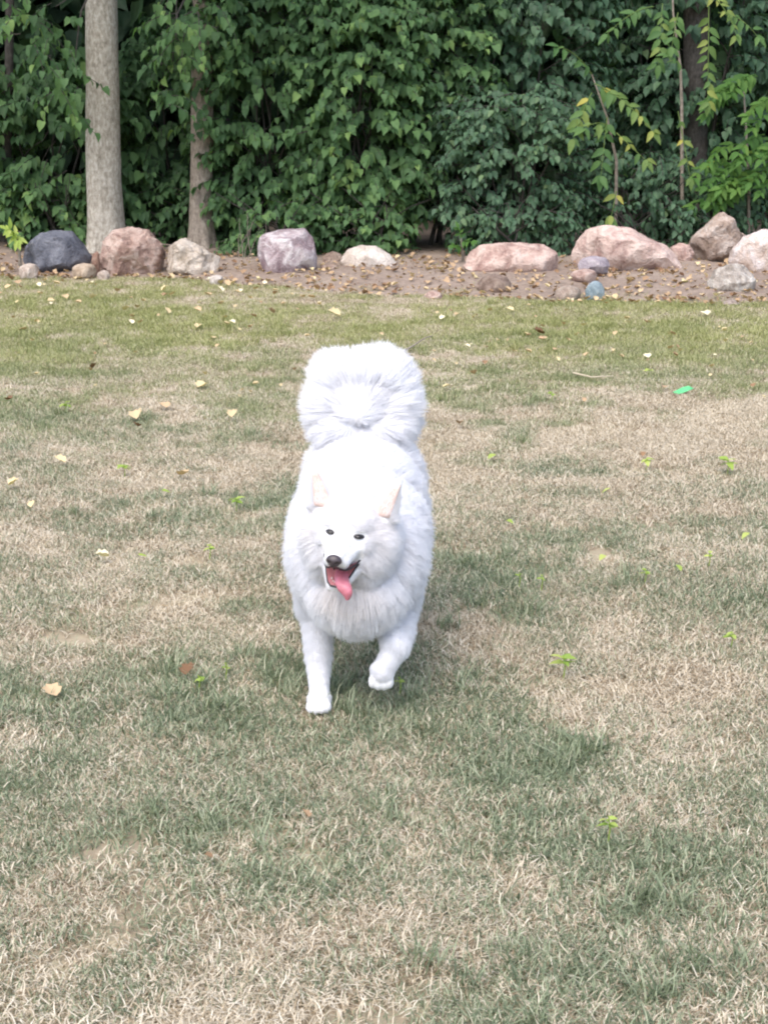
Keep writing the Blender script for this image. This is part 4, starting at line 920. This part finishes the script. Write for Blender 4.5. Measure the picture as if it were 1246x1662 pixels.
# fur: strands grown on the body, combed by region
PC = np.array([p[0] for p in prims]); PR = np.array([p[1] for p in prims]); PRot = np.array([p[2] for p in prims]); PL = np.array([p[3] for p in prims]); PF = unit(np.array([p[4] for p in prims])); PLf = np.array([p[5] for p in prims])
body_me.calc_loop_triangles(); nt_ = len(body_me.loop_triangles)
tri = np.empty(nt_ * 3, np.int32); body_me.loop_triangles.foreach_get('vertices', tri); tri = tri.reshape(-1, 3)
BV = np.empty(len(body_me.vertices) * 3, np.float32); body_me.vertices.foreach_get('co', BV); BV = BV.reshape(-1, 3).astype(float)
BN = np.empty(len(body_me.vertices) * 3, np.float32); body_me.vertices.foreach_get('normal', BN); BN = BN.reshape(-1, 3).astype(float)
g = np.random.default_rng(91)
def region(P):
    out = []
    for ch in np.array_split(np.arange(len(P)), max(1, len(P) // 4000)):
        d = P[ch][:, None, :] - PC[None]; q = np.einsum('pij,npi->npj', PRot, d) / PR[None]; k = np.linalg.norm(q, axis=2)
        sd = (k - 1) * PR.min(1)[None] * .8 + (k - 1) * PR.mean(1)[None] * .2
        w = np.exp(-np.maximum(sd, -.02) * 160); w /= w.sum(1, keepdims=True)
        out.append(np.concatenate([(w @ PL)[:, None], w @ PF, (w @ PLf)[:, None]], 1))
    return np.concatenate(out)
VR = region(BV)
area = .5 * np.linalg.norm(np.cross(BV[tri[:, 1]] - BV[tri[:, 0]], BV[tri[:, 2]] - BV[tri[:, 0]]), axis=1)
cen = BV[tri].mean(1); Lc = VR[tri, 0].mean(1)
den = area * np.clip(.03 / np.maximum(Lc, .006), .55, 3.0) * np.where(cen[:, 1] < .05, 1.5, 1.0) * np.where((cen[:, 1] < -.1) & (cen[:, 2] > .36), 2.0, 1.0) * np.where(Lc > .052, 1.6, 1)
NST = 420000
f = g.choice(nt_, NST, p=den / den.sum()); r1, r2 = np.sqrt(g.random(NST)), g.random(NST)
bc = np.stack([1 - r1, r1 * (1 - r2), r1 * r2], 1)
P0 = (BV[tri[f]] * bc[:, :, None]).sum(1); Nr = unit((BN[tri[f]] * bc[:, :, None]).sum(1)); PRm = (VR[tri[f]] * bc[:, :, None]).sum(1)
Ls, Fl, Lf = PRm[:, 0], PRm[:, 1:4], PRm[:, 4]
# tail plume: hair parts at the curled tip and sweeps outward and back over the plume
dt = np.full(NST, 9.0)
for k in range(TAIL0, TAIL1): dt = np.minimum(dt, np.linalg.norm(((P0 - PC[k]) @ PRot[k]) / PR[k], axis=1))
istail = (dt < 1.12) & (P0[:, 2] > .62) & (P0[:, 1] > .42); ti = np.where(istail)[0]
away = unit(P0[ti] - TIP)
Fl[ti] = away * np.array([1.2, 1.0, 1.0]) + np.array([0, .25, 0])
# ruff: away from the head
hc = H((0, .07, -.02)); dh = np.linalg.norm(P0 - hc, axis=1)
ruff = np.clip((.26 - dh) / .10, 0, 1) * (Ls > .045) * (~istail)
Fl = Fl * (1 - ruff[:, None]) + ruff[:, None] * (unit(P0 - hc) * .8 + np.array([0, .1, -.45]))
Ft = Fl - Nr * (Fl * Nr).sum(1, keepdims=True); Ft = unit(Ft)
wob = np.stack([fbm(P0, 22, 300 + k, 2) - .5 for k in range(3)], 1) * 1.5 + np.stack([fbm(P0, 60, 320 + k, 2) - .5 for k in range(3)], 1) * .8
d0 = unit(Nr * Lf[:, None] + Ft * (1 - Lf)[:, None] + wob * np.clip(Ls / .05, .25, 1)[:, None] * np.where(istail, .42, .17)[:, None] + g.normal(0, .08, (NST, 3)))
Ls = Ls * (.55 + .6 * g.random(NST)) * (.85 + .3 * fbm(P0, 14, 340, 2))
bend = Ft * .6 + np.array([0, 0, -.25])
bend[ti] += np.array([0, .2, .12])
K = 5; S_ = np.linspace(0, 1, K)
C = P0[:, None, :] - Nr[:, None, :] * .002 + d0[:, None, :] * (Ls[:, None] * S_[None])[:, :, None] + bend[:, None, :] * (Ls[:, None] * S_[None] ** 2 * .45)[:, :, None]
# locks: tips drawn together
NG_ = 12000; gidx = g.choice(NST, NG_, replace=False); kd = kdtree.KDTree(NG_)
for i, q in enumerate(gidx): kd.insert(Vector(P0[q]), i)
kd.balance(); own = gidx[np.array([kd.find(Vector(p))[1] for p in P0])]
pull = (C[own] - C) * ((np.where(istail, .25, np.clip(Ls / .05, .2, 1) * .18))[:, None] * S_[None] ** 1.5)[:, :, None]
ok = np.linalg.norm(P0[own] - P0, axis=1) < .03
C = C + pull * ok[:, None, None]
# keep eyes, nose, mouth and inner ears clear
keep = np.ones(NST, bool); cover = g.random(NST)
mid = C[:, 2]; tipp = C[:, -1]
for e in eyes:
    for q in (P0, mid, tipp): keep &= np.linalg.norm(q - e, axis=1) > .0115
for q in (P0, mid, tipp): keep &= np.linalg.norm((q - nose_c) @ HR / np.array((.024, .022, .020)), axis=1) > 1
for q in (P0, mid, tipp):
    hq = (q - E) @ HR
    up_ = np.interp(np.abs(hq[:, 0]), [.012, .025, .034, .041, .047, .052], [-.061, -.067, -.069, -.067, -.060, -.05]); lo_ = np.interp(np.abs(hq[:, 0]), [.010, .020, .030, .038, .047, .052], [-.117, -.112, -.098, -.082, -.066, -.05])
    keep &= ~((np.abs(hq[:, 0]) < .050) & (hq[:, 1] < .02) & (hq[:, 2] < up_ + .001) & (hq[:, 2] > lo_ - .002))
    for (b_, t_) in EAR:
        s_ = np.clip((hq[:, 2] - b_[2]) / (t_[2] - b_[2]), 0, 1); cxx = b_[0] + (t_[0] - b_[0]) * s_
        keep &= ~((cover > .5) & (np.abs(hq[:, 0] - cxx) < .020 * (1 - s_)) & (hq[:, 2] > b_[2] + .030) & (hq[:, 2] < t_[2]) & (hq[:, 1] < b_[1] - .004) & (hq[:, 1] > b_[1] - .05))
keep &= C[:, :, 2].min(1) > -.004
hq = (P0 - E) @ HR
cream = np.clip(1 - np.linalg.norm((hq - np.array((0, .06, .0))) / np.array((.11, .10, .11)), axis=1), 0, 1) * .85
cream *= np.clip((hq[:, 1] + .03) / .05, .0, 1) * np.clip((.075 - hq[:, 2]) / .06, .15, 1)                         # the muzzle stays white
cream += .5 * np.clip(1 - np.linalg.norm((hq - np.array((.01, .02, -.15))) / np.array((.09, .12, .07)), axis=1), 0, 1)  # shadow below the chin, painted into the coat colour
cream = np.clip(cream + .12 * (fbm(P0, 20, 400, 2) - .4), 0, 1)
cream = cream[keep]
C = C[keep]; Ls = Ls[keep]; istail = istail[keep]; n = len(C)
def curves(name, C, rad, cr):
    cu = bpy.data.hair_curves.new(name); cu.add_curves([C.shape[1]] * len(C)); cu.points.foreach_set('position', C.astype(np.float32).ravel())
    a_ = cu.attributes.get('radius') or cu.attributes.new('radius', 'FLOAT', 'POINT'); a_.data.foreach_set('value', rad.astype(np.float32).ravel())
    a2 = cu.attributes.new('cream', 'FLOAT', 'CURVE'); a2.data.foreach_set('value', cr.astype(np.float32)); cu.materials.append(M['fur']); o = bpy.data.objects.new(name, cu); COL.objects.link(o); o.parent = dog; return o
taper = np.array([1, .95, .8, .55, .12])[None]
rad = np.clip(Ls, .012, .06)[:, None] * .0095 * taper + .0001
curves('fur_coat', C[~istail], rad[~istail], cream[~istail]); curves('tail_plume', C[istail], rad[istail], cream[istail])
